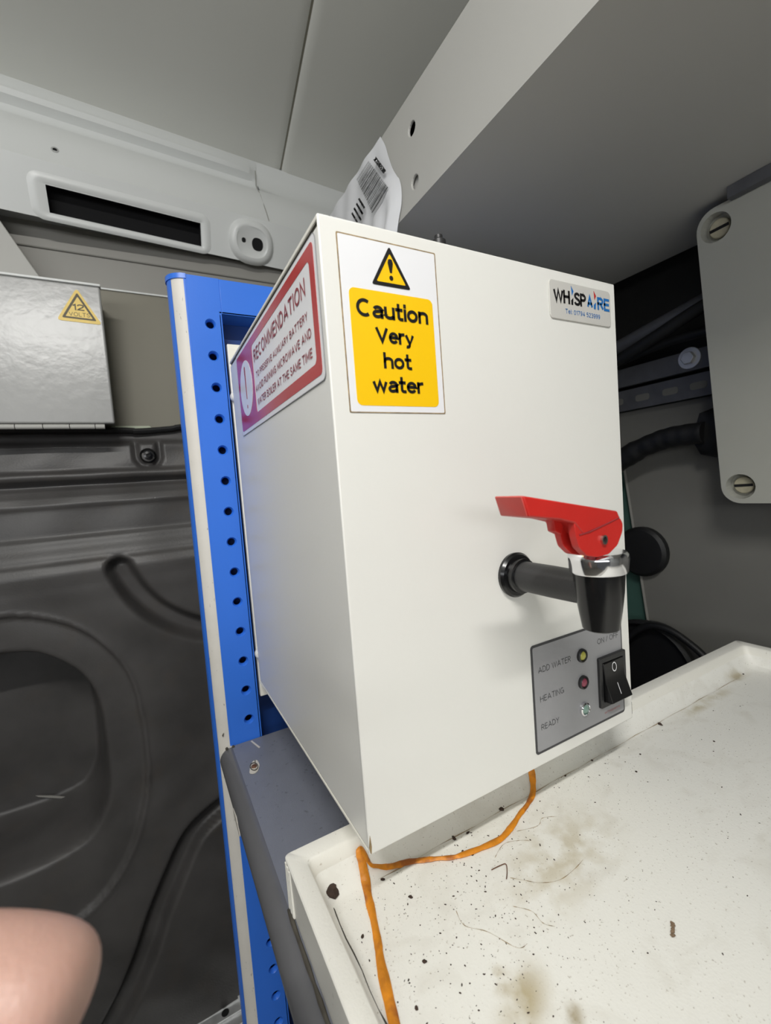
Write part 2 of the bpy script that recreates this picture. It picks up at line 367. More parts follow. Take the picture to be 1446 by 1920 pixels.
def holed(P, a0, a1, b0, b1, ca, cb, r, r2, dep, n=16):
    """rectangular cell with one round hole; the lip r -> r2 dips inwards by dep"""
    v, f = [], []
    per = []
    for i in range(n):
        a = 2*math.pi*(i+.5)/n; dx, dy = math.cos(a), math.sin(a)
        t = min(((a1 if dx > 0 else a0)-ca)/dx if abs(dx) > 1e-9 else 9, ((b1 if dy > 0 else b0)-cb)/dy if abs(dy) > 1e-9 else 9)
        per.append((ca+dx*t, cb+dy*t))
    for i in range(n): v.append(P(*per[i], 0))
    for i in range(n):
        a = 2*math.pi*(i+.5)/n; v.append(P(ca+r*math.cos(a), cb+r*math.sin(a), 0))
    for i in range(n):
        a = 2*math.pi*(i+.5)/n; v.append(P(ca+r2*math.cos(a), cb+r2*math.sin(a), -dep))
    for i in range(n):
        a = 2*math.pi*(i+.5)/n; v.append(P(ca+r2*math.cos(a), cb+r2*math.sin(a), -dep*3))
    for i in range(n):
        j = (i+1) % n
        for k in range(3): f.append((k*n+i, k*n+j, (k+1)*n+j, (k+1)*n+i))
    # corners
    for cx, cy in ((a0, b0), (a1, b0), (a1, b1), (a0, b1)):
        best = sorted(range(n), key=lambda i: (per[i][0]-cx)**2+(per[i][1]-cy)**2)[:2]
        # the two perimeter points on the two sides of the corner
        c1 = [i for i in range(n) if abs(per[i][0]-cx) < 1e-9]; c2 = [i for i in range(n) if abs(per[i][1]-cy) < 1e-9]
        i1 = min(c1, key=lambda i: abs(per[i][1]-cy)) if c1 else best[0]; i2 = min(c2, key=lambda i: abs(per[i][0]-cx)) if c2 else best[1]
        if i1 != i2: v.append(P(cx, cy, 0)); f.append((i1, len(v)-1, i2))
    return v, f

# ------------------------------------------------------------------ the setting
YS = lambda x: .085*(x+.27)            # the body side drifts away towards the right
X0, X1 = -2.2, 1.0
# ceiling: two pressed roof panels with a joint between them
ceil = thing('ceiling', (0, .2, 1.04), kind='structure')
def roofz(y): return 1.0257+.03*(.76-y)
def roof_pt(x, y, dz=0): return (x, y, roofz(y)+dz)
def seamx(y): return .2104+(y-.4833)*.129
ys = [.80-.1*i for i in range(26)]
def roof_panel(side):
    v, f = [], []
    for i, y in enumerate(ys):
        xs = seamx(y)
        if side < 0: row = [X0, -1.2, -.6, -.2, .05, xs-.02, xs-.006, xs-.002]; dz = [0, 0, 0, 0, 0, 0, .001, .003]
        else: row = [xs+.002, xs+.006, xs+.02, .5, .8, X1]; dz = [.003, .0, -.001, -.001, -.001, -.001]
        for x, d in zip(row, dz): v.append(roof_pt(x, y+YS(x)-.035, d))
    n = len(row)
    for i in range(len(ys)-1):
        for j in range(n-1): f.append((i*n+j, i*n+j+1, (i+1)*n+j+1, (i+1)*n+j))
    return v, f
for s in (-1, 1): mk('roof_panel', roof_panel(s), 'roof', ceil, smooth=True)
mk('seam_sealant', ([roof_pt(seamx(y)+d, y, .003) for y in ys for d in (-.01, .01)], [(2*i, 2*i+1, 2*i+3, 2*i+2) for i in range(len(ys)-1)]), 'wallbeige', ceil)
# cant rail along the top of the van's side
rail = thing('trim_1', (-.2, .74, .9), kind='structure')
prof = [(.775, 1.045), (.762, 1.030), (.757, 1.0245), (.756, 1.010), (.750, 1.0), (.752, .990), (.766, .982), (.766, .970), (.756, .958), (.745, .953), (.733, .938), (.722, .912), (.713, .885), (.704, .865), (.700, .858)]
face_t, face_b = (.700, .858), (.735, .777)
def railgeo(prof, x0, x1, n=24):
    v, f = [], []
    for i in range(n+1):
        x = x0+(x1-x0)*i/n
        for y, z in prof: v.append((x, y+YS(x), z))
    m = len(prof)
    for i in range(n):
        for j in range(m-1): f.append((i*m+j, i*m+j+1, (i+1)*m+j+1, (i+1)*m+j))
    return v, f
def facep(t): return (face_t[0]+(face_b[0]-face_t[0])*t, face_t[1]+(face_b[1]-face_t[1])*t)
sx0, sx1, st0, st1 = -.213, .045, .40, .88
flat = [(.757, 1.0245), (.75, 1.012), (.757, .985), (.748, .953)]
g = join(railgeo(prof[:10], X0, .17, 30), railgeo([prof[0], prof[1], (.757, 1.0245), (.762, 1.005), (.762, .975), (.745, .953)], .19, X1, 12),
         railgeo(prof[9:], X0, X1, 40),
         railgeo([facep(0), facep(.05), facep(st0)], X0, X1, 40), railgeo([facep(st0), facep(st1)], X0, sx0, 20), railgeo([facep(st0), facep(st1)], sx1, X1, 16),
         railgeo([facep(st1), facep(1), (.744, .783), (.78, .800), (.81, .800)], X0, X1, 40))
bl = [(.757, 1.0245), (.762, 1.005), (.762, .975), (.745, .953)]
pa = [prof[1]]+prof[2:10]
vv, ff = [], []
for k in range(7):
    t = k/6; x = .17+.02*t
    for y, z in prof[:10]:
        zz = z; tgt = .762 if .958 < z < 1.02 else y
        vv.append((x, y*(1-t)+tgt*t+YS(x), zz))
for k in range(6):
    for j in range(9): ff.append((k*10+j, k*10+j+1, k*10+11+j, k*10+10+j))
g = join(g, (vv, ff))
mk('rail_pressing', g, 'bodypaint', rail, smooth=True)
# dark pocket behind the slot
def FP(a, b, c=0):   # a = x, b = 0..1 down the face, c = out of the face
    y, z = facep(b); n = V((0, -(.081), -.035)).normalized()
    return (a, y+YS(a)+n.y*c, z+n.z*c)
mk('slot_recess', prism([(sx0-.02, st0-.1), (sx1+.02, st0-.1), (sx1+.02, st1+.08), (sx0-.02, st1+.08)], FP, -.03, -.032), 'hole', rail)
mk('slot_lining', ring([(sx0, st0), (sx1, st0), (sx1, st1), (sx0, st1)], [(sx0, st0), (sx1, st0), (sx1, st1), (sx0, st1)], FP, 0, -.03), 'satin_black', rail)
def rrf(x0, x1, b0, b1, rx, rb, k=6):
    out = []
    for cx, cb, a0 in ((x1-rx, b1-rb, 0), (x0+rx, b1-rb, 90), (x0+rx, b0+rb, 180), (x1-rx, b0+rb, 270)):
        for i in range(k+1):
            a = math.radians(a0+90*i/k); out.append((cx+rx*math.cos(a), cb+rb*math.sin(a)))
    return out
def emb(name, r0, r1, r2, r3, h, m, parent):
    n = len(r0); v = [FP(*p, 0) for p in r0]+[FP(*p, h) for p in r1]+[FP(*p, h) for p in r2]+[FP(*p, .0004) for p in r3]; f = []
    for k in range(3):
        for i in range(n): f.append((k*n+i, k*n+(i+1) % n, (k+1)*n+(i+1) % n, (k+1)*n+i))
    return mk(name, (v, f), m, parent, smooth=True)
emb('slot_embossing', rrf(sx0-.026, sx1+.020, .20, 1.03, .018, .2), rrf(sx0-.019, sx1+.014, .27, .985, .014, .16), rrf(sx0-.012, sx1+.008, .32, .945, .01, .1), rrf(sx0-.002, sx1+.002, st0-.02, st1+.02, .002, .02), .0026, 'bodypaint', rail)
# oval boss with its two holes
def oval(cx, cb, rx, rb): return [(cx+rx*math.copysign(abs(math.cos(a))**.8, math.cos(a)), cb+rb*math.copysign(abs(math.sin(a))**.9, math.sin(a))) for a in [2*math.pi*i/32 for i in range(32)]]
bx, bb = .152, .55
v = []
for (kx, kb, h) in ((.050, .50, 0), (.047, .46, .006), (.041, .40, .0105), (.035, .34, .011), (.032, .30, .0085)): v += [FP(*p, h) for p in oval(bx, bb, kx, kb)]
f = [(k*32+i, k*32+(i+1) % 32, (k+1)*32+(i+1) % 32, (k+1)*32+i) for k in range(4) for i in range(32)]+[tuple(range(128, 160))]
mk('oval_boss', (v, f), 'bodypaint', rail, smooth=True)
mk('boss_hole', prism(oval(.1635, .57, .0125, .145), FP, .0087, .0075), 'hole', rail)
mk('boss_hole', prism(oval(.133, .54, .0045, .055), FP, .0087, .0075), 'hole', rail)
def BP(a, b, c=0): return (a, .722+YS(a)-c*.95+(.912-b)*-.3, b-c*.1)
mk('drill_hole', ring(ell(-.193, .892, .006, .006, 16), ell(-.193, .892, .0035, .0035, 16), BP, -.004, .0015), 'zinc', rail)
mk('drill_hole', prism(ell(-.193, .892, .0035, .0035, 16), BP, -.004, .0008), 'hole', rail)
# scuffed scratch on the rail
scr = [(.120, .905), (.127, .902), (.134, .893), (.143, .886), (.156, .868), (.164, .856), (.156, .872), (.146, .892), (.135, .900), (.127, .905)]
def BP2(a, b, c=0): return (a, .727+YS(a)-(.925-b)*.26-c, b)
mk('scratch', prism(scr, BP2, 0, .001), 'chip', rail)
mk('scratch', prism([(.120, .907), (.130, .900), (.137, .889), (.131, .891), (.126, .899)], BP2, .0008, .0013), 'gap', rail)
mk('scratch', prism([(.153, .874), (.168, .853), (.160, .862)], BP2, .0008, .0014), 'gap', rail)
mk('panel_joint', tube([(.185, .757+YS(.18)-.004, 1.0), (.183, .752+YS(.18)-.002, .965), (.186, .735+YS(.18)-.002, .935), (.191, .712+YS(.19), .885), (.192, .702+YS(.19), .862), (.193, .728+YS(.19), .80)], .0010, 6, up=(1, 0, 0)), 'wallpaint', rail)
# van side behind
wb = thing('wall_back', (-.2, .8, .5), kind='structure')
mk('upper_panel', box(X0, X1, .80, .83, .690, .83), 'wallpaint', wb)
mk('upper_panel_step', box(X0, X1, .795, .80, .750, .79), 'wallpaint', wb, bevel=.003)
mk('lower_panel', box(X0, X1, .80, .83, .390, .688), 'wallbeige', wb)
mk('cavity_skin', box(X0, X1, .93, .95, -1.02, .39), 'hole', wb)
mk('panel_lip', box(X0, X1, .796, .80, .6865, .6895), 'bodypaint', wb)
mk('lit_body_slot', prism(rr(-.160, -.085, .398, .412, .006), FRONT, -.7985, -.7965), 'pale', wb)  # pale patch: light showing through the slot is put into its colour
wl = mk('wall_left', box(X0-.03, X0, -1.6, .8, -1.02, 1.1), 'wallpaint'); wl['kind'] = 'structure'
fl = mk('floor', box(X0, X1, -1.6, .8, -1.06, -1.02), 'floor'); fl['kind'] = 'structure'
wf = mk('wall_front', box(-.1, X1, -1.63, -1.6, -1.02, 1.1), 'bodypaint'); wf['kind'] = 'structure'
wr = thing('wall_right', (.9, .1, .2), kind='structure')
mk('body_skin', box(.93, .96, -1.6, .8, -1.02, 1.1), 'wallpaint', wr)
YZ = lambda x: (lambda a, b, c=0: (x-c, a, b))
mk('side_board', prism([(-.9, -.5), (-.9, .3655), (.6, .3655), (.6, .262), (.3262, .262), (.2852, -.09), (.24, -.5)], YZ(.80), 0, -.006), 'sidegrey', wr)
mk('board_edge', prism([(.3262, .258), (.3222, .258), (.2812, -.09), (.2852, -.09)], YZ(.80), 0, .0016), 'wallpaint', wr)
mk('green_board', box(.815, .82, .1, .7, -.6, .37), 'green', wr)
mk('shade_sheet', box(.83, .84, -.9, .7, .36, .90), 'black', wr)  # black sheet added in place of the deep shade above the slotted rail

# ------------------------------------------------------------------ black wall lining (relief grid)
FX = [.74]
def seg_d(p, poly):
    best = 9; 
    for i in range(len(poly)-1):
        a, b = poly[i], poly[i+1]; dx, dz = b[0]-a[0], b[1]-a[1]; L = dx*dx+dz*dz
        t = max(0, min(1, ((p[0]-a[0])*dx+(p[1]-a[1])*dz)/L)); d = math.hypot(p[0]-a[0]-t*dx, p[1]-a[1]-t*dz)
        if d < best: best = d
    return best
def sm(a, b, x):
    t = max(0, min(1, (x-a)/(b-a))); return t*t*(3-2*t)
def inside(p, poly):
    c = False; n = len(poly)
    for i in range(n):
        a, b = poly[i], poly[i-1]
        if (a[1] > p[1]) != (b[1] > p[1]) and p[0] < (b[0]-a[0])*(p[1]-a[1])/(b[1]-a[1])+a[0]: c = not c
    return c
def mir(pts, cx): return pts+[(2*cx-x, z) for x, z in reversed(pts)]
R0 = mir([(-.3551, .0696), (-.313, .061), (-.255, .032), (-.2102, -.0138), (-.1737, -.0801), (-.1603, -.1675), (-.1594, -.2914), (-.1761, -.3764), (-.2106, -.4571), (-.27, -.52), (-.36, -.55), (-.40, -.552)], -.40)
R1 = mir([(-.3615, .0047), (-.3084, -.0069), (-.2549, -.0525), (-.2278, -.1053), (-.2192, -.1695), (-.2192, -.2521), (-.2265, -.3276), (-.2594, -.3858), (-.3019, -.406), (-.3564, -.414), (-.40, -.415)], -.40)
def sp2(pts, k=5): return [(q.x, q.y) for q in smoothpath([(a, b, 0) for a, b in pts], k)]
R0 = sp2(R0, 3); R1 = sp2(R1, 3)
CH1 = sp2([(.02, -.41), (-.0336, -.4275), (-.0884, -.4606), (-.1281, -.5213), (-.1695, -.6002), (-.2051, -.6795), (-.2475, -.7511), (-.30, -.82)])
CH2 = sp2([(-.1676, .1247), (-.1421, .0688), (-.1011, .0189), (-.037, -.0223), (.05, -.045)])
CLIP = [(-.107, .385), (-.107, .345)]
hp = [(.405, .000), (.380, .004), (.374, .018), (.366, .020), (.322, .024), (.316, .036), (.306, .034), (.298, .012), (.292, .012), (.286, .022), (.266, .032), (.258, .036), (.250, .032), (.200, .034), (.192, .040), (.186, .042), (.155, .052), (.143, .060), (.130, .064), (.10, .062), (.06, .060), (-.3, .060), (-1.1, .060)]
def hz(z):
    for i in range(len(hp)-1):
        if hp[i][0] >= z >= hp[i+1][0]:
            t = (hp[i][0]-z)/(hp[i][0]-hp[i+1][0]); t = t*t*(3-2*t); return hp[i][1]*(1-t)+hp[i+1][1]*t
    return hp[-1][1]
def hgt(x, z):
    h = hz(z)
    if z < .2 and z > -1:
        d = seg_d((x, z), CH2); h -= .040*(1-sm(.010, .028, d))
        if z < .12 and x < .02:
            d = seg_d((x, z), R0+R0[:1]); i0 = inside((x, z), R0)
            h += (-.010 if i0 else 0)*sm(0, .006, d if i0 else 0) + (.003*(1-sm(0, .008, d)) if not i0 else 0)
            d = seg_d((x, z), R1+R1[:1]); i1 = inside((x, z), R1)
            if i1: h -= .17*sm(0, .040, d)
            else: h += .0
        d = seg_d((x, z), CH1); h -= .030*(1-sm(.012, .026, d))
    # screw tab under the top lip
    if z > .325:
        dx = abs(x+.0975); inn = dx < .019 and z > .348 or math.hypot(x+.0975, z-.348) < .019
        dd = min(abs(dx-.022) if z > .348 else 9, abs(math.hypot(x+.0975, z-.348)-.022) if z <= .348 else 9)
        if z < .375: h -= .014*(1-sm(.002, .007, dd))
    if h > 0 and z < .398: h += .0012*math.sin(40*x+7*math.sin(9*z))
    return h
lining = thing('wall_lining', (-.3, .74, -1.0), 'black moulded plastic lining with pressed curves covering the lower side wall', 'wall lining')
gx = [-.95+.02*i for i in range(24)]+[-.475+.0042*i for i in range(int(.68/.0042))]+[.39, .5, .65, .75]
gz = [.405-.0045*i for i in range(int(.33/.0045)+1)]; z = gz[-1]
while z > -.865: z -= .0055; gz.append(z)
v = [(x, .797-hgt(x, z), z) for z in gz for x in gx]; n = len(gx)
f = [(i*n+j, i*n+j+1, (i+1)*n+j+1, (i+1)*n+j) for i in range(len(gz)-1) for j in range(n-1)]
lo = mk('moulding', (v, f), 'black_plastic', lining, smooth=False)
for p in lo.data.polygons: p.use_smooth = True
fc = mk('fixing_screw', lathe([(.0155, 0), (.0155, -.003), (.0125, -.005), (.0115, -.002), (.0085, -.002), (.0080, -.007), (.004, -.0075), (.0035, -.004), (.001, -.004)], (-.0975, .777, .3475), 'y', 24), 'gloss_black', lining, smooth=True)
mk('top_rubber_seal', tube(smoothpath([(-.95, .785, .403), (-.20, .785, .402), (-.12, .783, .399), (-.05, .785, .404), (.0, .785, .409), (.3, .785, .41)], 4), .006, 8), 'black', lining, smooth=True)
mk('scuff_mark', prism([(-.376, -.353), (-.350, -.364), (-.324, -.378), (-.320, -.384), (-.345, -.372), (-.372, -.358)], FRONT, -.905, -.9045), 'wallpaint', lining)

# galvanised track on the floor
tr = thing('floor_track', (0, .72, -.887), 'galvanised steel floor track with round holes below the black lining', 'track')
mk('channel', join(box(-.6, .5, .716, .742, -.880, -.874), box(-.6, .5, .738, .742, -.880, -.862), box(-.6, .5, .690, .716, -.8835, -.880), box(-.6, .5, .688, .692, -.884, -.872), box(-.6, .5, .650, .690, -.887, -.884)), 'zinc', tr, bevel=.0015)
for k in range(9): mk('track_hole', prism(ell(-.50+.1*k+.035, .729, .008, .008, 16), lambda a, b, c=0: (a, b, c), -.8741, -.8735), 'hole', tr)

# ------------------------------------------------------------------ 12 volt locker
lk = thing('wall_locker', (-.4, .7, .4), 'glossy grey metal locker with a hinged flap and yellow voltage triangle', 'locker')
mk('flap', box(-.90, -.1472, .700, .712, .402, .650), 'locker', lk, bevel=.003, seg=3)
mk('body', box(-.90, -.1500, .712, .793, .412, .648), 'locker', lk)
mk('top_flange', box(-.90, -.1460, .698, .714, .6500, .6545), 'bodypaint', lk, bevel=.001)
for k in range(14):
    x1 = -.178-.0385*(k-1) if k else -.1625
    x0 = -.178-.0385*k
    mk('hinge_knuckle', lathe([(.0045, 0), (.0045, x1-x0-.0012)], (x0, .703, .3965), 'x', 10), 'overhead', lk, smooth=True)
gs = thing('sloping_duct', (-.4, .75, .655), 'pale grey sloping metal cover rising behind the top of the locker', 'duct')
mk('cover', prism([(-.90, .662), (-.2345, .662), (-.247, .684), (-.30, .785), (-.33, .83), (-.90, .83)], FRONT, -.735, -.79), 'overhead', gs, bevel=.0015)
vs = thing('voltage_sticker', (-.183, .6995, .60), 'yellow triangular 12 volts warning sticker on the locker flap', 'sticker')
tri = [(-.1830, .6425), (-.2175, .5835), (-.1495, .5812)]
mk('backing', prism(rpoly(tri, .007), FRONT, -.6999, -.6992), 'yellow_pale', vs)
tri2 = [(-.183, .6345), (-.2095, .5885), (-.1575, .5868)]; tri3 = [(-.183, .6275), (-.2040, .5913), (-.1630, .5900)]
mk('border', ring(rpoly(tri2, .003), rpoly(tri3, .002), FRONT, -.6993, -.6989), 'ink_faded', vs)
text('lettering', '12', FRONT, -.1925, -.1745, .6030, .6140, 'ink_faded', vs, c=-.6990, bold=.09)
text('lettering', 'VOLTS', FRONT, -.1985, -.1670, .5925, .5995, 'ink_faded', vs, c=-.6990, bold=.055)

# ------------------------------------------------------------------ overhead locker
oh = thing('overhead_locker', (.50, -.2, .6223), 'long grey metal overhead locker running above the boiler, underside in shade', 'locker')
OXX, OZ0, OZ1 = .2461, .6223, .7612
P = lambda a, b, c=0: (OXX-c, a, b)
ya, yb2 = -1.2, .74
g = [prism([(ya, OZ0), (.20, OZ0), (.20, OZ1), (ya, OZ1)], P, 0, -.002), prism([(.29, OZ0), (yb2, OZ0), (yb2, OZ1), (.29, OZ1)], P, 0, -.002)]
for a0, a1, b0, b1, (ca, cb) in ((.20, .29, .685, OZ1, (.2414, .7179)), (.20, .29, OZ0, .685, (.2424, .6505))): g.append(holed(P, a0, a1, b0, b1, ca, cb, .0092, .0084, .001))
mk('side_panel', join(*g), 'overhead', oh)
mk('base_panel', box(OXX+.0004, .767, ya, yb2, OZ0+.0001, OZ0+.0025), 'overhead', oh)
mk('end_panel', box(OXX+.002, .767, yb2-.004, yb2, OZ0+.0025, OZ1-.002), 'overhead', oh)
mk('lid_panel', box(OXX+.002, .767, ya, yb2, OZ1-.002, OZ1), 'overhead', oh)
mk('inner_stiffener', box(OXX+.030, OXX+.034, .10, .36, .690, .755), 'hole', oh)
mk('inner_stiffener', box(OXX+.006, OXX+.010, .14, .42, .628, .688), 'overhead', oh)
mk('rear_panel', box(.765, .767, ya, yb2-.004, OZ0+.0025, OZ1-.002), 'overhead', oh)
# barcode tag wrapped over the locker's upper edge; local frame (a, b) of its own
def TG(a, b, c=0): return (OXX-c, .2414+(a-.1442)*1.24, .7179+(b-.6271)*1.24)
tg = thing('barcode_tag', (OXX, .36, .7), 'crumpled white paper barcode tag stuck to the overhead locker side', 'tag')
edge = [(.2080, .6636), (.1990, .6480), (.1935, .6320), (.1860, .6130), (.1775, .5990), (.1730, .5925), (.1700, .5800), (.1720, .5650), (.1800, .5520), (.1860, .5400)]
v, f = [], []; nn = 26
ee = [(q.x, q.y) for q in smoothpath([(a, b, 0) for a, b in edge], 4)]
for ey, ez in ee:
    for j in range(nn+1):
        t = j/nn; y = ey+(.37-ey)*t; low = sm0 = max(0, min(1, (.62-ez)/.06))
        lift = .0012+.0012*(1+math.sin(22*t+70*ez))*min(1, t*6)
        lift += low*(.010*math.exp(-((t-.10)/.06)**2)+.006*math.exp(-((t-.30)/.07)**2))
        v.append(TG(y, min(ez, .6638), lift))
m_ = nn+1; k = len(ee)
for i in range(k-1):
    for j in range(nn): f.append((i*m_+j, i*m_+j+1, (i+1)*m_+j+1, (i+1)*m_+j))
mk('paper', (v, f), 'paper', tg, smooth=True)
# printed bars

Q = [V(q) for q in ((.3488, .7452), (.2961, .6727), (.3452, .6636), (.3925, .745))]
def bar_q(t0, t1):
    return [(OXX-.0082-.005*max(0, t-.6)*w, *Q[0].lerp(Q[1], t).lerp(Q[3].lerp(Q[2], t), w)) for t, w in ((t0, 0), (t1, 0), (t1, 1), (t0, 1))]
t = 0; gg = []
while t < .98:
    w_ = random.choice([.012, .018, .03]); gg.append((bar_q(t, min(1, t+w_)), [(0, 1, 2, 3)])); t += w_+random.choice([.014, .020, .028])
mk('barcode', join(*gg), 'ink_grey', tg)['kind'] = 'stuff'
def TP2(o, a, b):
    o, a, b = V(o), V(a), V(b); return lambda p, q, c=0: (OXX-c, *(o+a*p+b*q))
text('lettering', 'X1176538', TP2((.3346, .7377), (-.0267, -.0377), (-.0085, -.0010)), 0, 1, 0, 1, 'ink_grey', tg, c=.0082, bold=.05)
for i, s_ in enumerate(('NUMBER', 'VENTILATION', 'UPPER CORD', 'SERIAL NO')):
    text('lettering', s_, TP2((.3905+.0095*i, .7130-.002*i), (-.022, -.032), (-.0052, -.0006)), 0, .8+.1*(i % 3), 0, 1, 'ink_grey', tg, c=.0095, bold=.05)

# ------------------------------------------------------------------ blue racking frame
YB = .336; BT = .527
rk = thing('racking_frame', (.2, .356, -1.0), 'bright blue perforated steel racking frame with a cream edge strip', 'racking')
PB = lambda a, b, c=0: (a, YB-c, b)
def upright(x0, x1, hx):
    gs_ = []; pit = .03985; z0 = .4691; k = 0
    gs_.append(prism([(x0, z0+pit/2), (x1, z0+pit/2), (x1, BT), (x0, BT)], PB, 0, -.002))
    while z0-k*pit > -.98:
        zc = z0-k*pit
        gs_.append(holed(PB, x0, x1, zc-pit/2, zc+pit/2, hx, zc, .0066, .0048, .0025)); k += 1
    return join(*gs_)
mk('upright', upright(-.0415, -.0022, -.0168), 'blue', rk, smooth=True)
mk('upright', upright(.560, .5995, .575), 'blue', rk, smooth=True)
mk('top_rail', box(-.0022, .560, YB, YB+.003, .4832, BT), 'blue', rk, bevel=.001)
mk('inner_return', join(box(-.0062, -.0022, YB, YB+.036, -1.0, .4832), box(-.0062, .564, YB+.0, YB+.036, .4792+.004, .4872)), 'blue', rk, bevel=.0015)
mk('back_sheet', box(-.0415, .5995, YB+.036, YB+.040, -1.0, .525), 'darkblue', rk)
def half_round(a_from, a_to, r, z0, z1, cx=-.0415, cy=YB+.02, n=12, thick=.0):
    pts = []
    for i in range(n+1):
        a = math.radians(a_from+(a_to-a_from)*i/n); pts.append((cx-r*math.sin(a)*1.0, cy-r*math.cos(a)))
    v = [(x, y, z) for z in (z0, z1) for x, y in pts]+[(cx, cy, z0), (cx, cy, z1)]
    m = n+1; f = [(i, i+1, m+i+1, m+i) for i in range(n)]+[tuple(range(m))+(2*m,), tuple(range(m, 2*m))+(2*m+1,)]
    return v, f
mk('edge_profile', half_round(52, 180, .020, -1.0, .5225), 'blue', rk, smooth=True)
mk('edge_profile_lip', half_round(0, 6, .0202, -1.0, .5225, n=4), 'blue', rk, smooth=True)
mk('edge_strip', half_round(6, 54, .0195, -1.0, .5215), 'cream_strip', rk, smooth=True)
mk('end_cap', half_round(-2, 182, .0212, .5215, .5275), 'blue', rk, smooth=True)
mk('strip_scratch', prism([(-.0520, -.060), (-.0512, -.062), (-.0498, -.057), (-.0508, -.058)], FRONT, -YB-.0012, -YB-.0002), 'gap', rk)

# white mounting board and stand-offs between frame and boiler
mb = thing('mounting_board', (.14, .345, .2), 'cream painted mounting board fixed behind the water boiler', 'board')
mk('board', box(.0012, .30, .3375, .3455, -.024, .4465), 'enamel_edge', mb, bevel=.001)
for z in (.3777, .0368):
    mk('standoff', lathe([(.0070, 0), (.0078, -.002), (.0078, -.008), (.006, -.0105), (.0, -.011)], (.0060, .3375, z), 'y', 18), 'enamel_edge', mb, smooth=True)

# ------------------------------------------------------------------ grey shelf
ZS = -.0766
sh = thing('shelf', (.3, 0, ZS-.03), 'grey metal shelf with a rounded edge rail beside the blue frame', 'shelf')
mk('shelf_panel', prism([(-.0415, -.75), (.70, -.75), (.70, .060), (.300, .060), (.300, YB-.0015), (-.0415, YB-.0015)], lambda a, b, c=0: (a, b, c), ZS-.006, ZS-.0003), 'shelf', sh)
mk('front_fold', box(-.0395, .298, YB-.006, YB-.002, ZS-.034, ZS-.006), 'shelf', sh)
def rprof():
    p = [(-.0415, ZS-.0002)]
    for i in range(13):
        a = math.radians(90+15*i); p.append((-.0435+.0145*math.cos(a), ZS-.0147+.0145*math.sin(a)))
    return p+[(-.0405, ZS-.029)]
mk('edge_rail', prism(rprof(), lambda a, b, c=0: (a, c, b), YB-.004, -.75), 'rail', sh, smooth=True)
mk('rail_end_cap', prism(ell(-.0440, ZS-.0135, .0140, .0140, 20), lambda a, b, c=0: (a, c, b), YB-.003, YB-.001), 'cream_strip', sh)
for dx in (-.004, .004): mk('end_screw', lathe([(.0018, 0), (.0018, -.002), (0, -.0024)], (-.0445+dx, YB-.004, ZS+.0005), 'y', 10), 'gap', sh)
def TOPP(zc): return lambda a, b, c=0: (a, b, zc+c)
chip = [(-.034, .262), (-.030, .276), (-.025, .285), (-.020, .284), (-.0195, .272), (-.024, .261), (-.029, .258)]
mk('paint_chip', prism(rpoly(chip, .003), TOPP(ZS), 0, .0004), 'chip', sh)
mk('chip_ring', ring(ell(-.0262, .272, .0048, .009, 14), ell(-.0262, .272, .0038, .007, 14), TOPP(ZS), 0, .0006), 'gap', sh)
mk('shelf_screw', lathe([(.0035, 0), (.0032, .0012), (.0012, .0016), (.001, .0004), (0, .0004)], (-.0262, .272, ZS+.0004), 'z', 14), 'rust', sh, smooth=True)
mk('scratch', prism([(-.0185, .330), (-.0165, .331), (-.0105, .309), (-.0125, .308)], TOPP(ZS), 0, .0004), 'chip', sh)
mk('rail_chip', prism(rpoly([(.200, ZS-.024), (.232, ZS-.022), (.236, ZS-.014), (.215, ZS-.011), (.200, ZS-.016)], .003), LEFT, .0572, .0583), 'chip', sh)

# steel pan hanging in the dark below the shelf
pn = thing('steel_canister', (.06, .26, -.75), 'shiny round steel canister standing below the grey shelf', 'canister')
mk('body', lathe([(.056, -.75), (.058, -.745), (.058, -.40), (.055, -.392), (.02, -.388), (0, -.387)], (.0565, .262, 0), 'z', 40), 'steel', pn, smooth=True)
for z in (-.43, -.52): mk('band', lathe([(.0585, z-.006), (.0605, z-.004), (.0605, z+.004), (.0585, z+.006)], (.0565, .262, 0), 'z', 40), 'chrome', pn, smooth=True)
ls = thing('lower_shelf', (.3, 0, -.80), 'lower grey metal shelf of the racking seen beneath the top shelf', 'shelf')
mk('shelf_panel', box(-.0005, .78, -.3, YB-.0015, -.78, -.752), 'shelf', ls)

# ------------------------------------------------------------------ tray
ty = thing('drip_tray', (.32, -.2, -.0766), 'white plastic tray with raised rim lying on the grey shelf, stained', 'tray')
ZR, ZF = -.035, -.064
tx0, tx1, tya, tyb = -.0407, .682, -.62, .0762
def rect(x0, x1, y0, y1, z, r, k=4): return [(a, b, z) for a, b in rr(x0, x1, y0, y1, r, k)]
loops = [rect(tx0+.001, tx1-.001, tya+.001, tyb-.001, ZS+.0001, .004), rect(tx0, tx1, tya, tyb, ZR-.001, .004), rect(tx0+.001, tx1-.001, tya+.001, tyb-.001, ZR, .004),
         rect(tx0+.0125, tx1-.0125, tya+.0125, tyb-.0145, ZR, .005), rect(tx0+.0140, tx1-.014, tya+.014, tyb-.0160, ZR-.0015, .006),
         rect(tx0+.0155, tx1-.0155, tya+.0155, tyb-.0185, ZF+.017, .008)]
v = [p for l in loops for p in l]; n = len(loops[0])
f = [(k*n+i, k*n+(i+1) % n, (k+1)*n+(i+1) % n, (k+1)*n+i) for k in range(len(loops)-1) for i in range(n)]
mk('rim', (v, f), 'tray', ty, smooth=True)
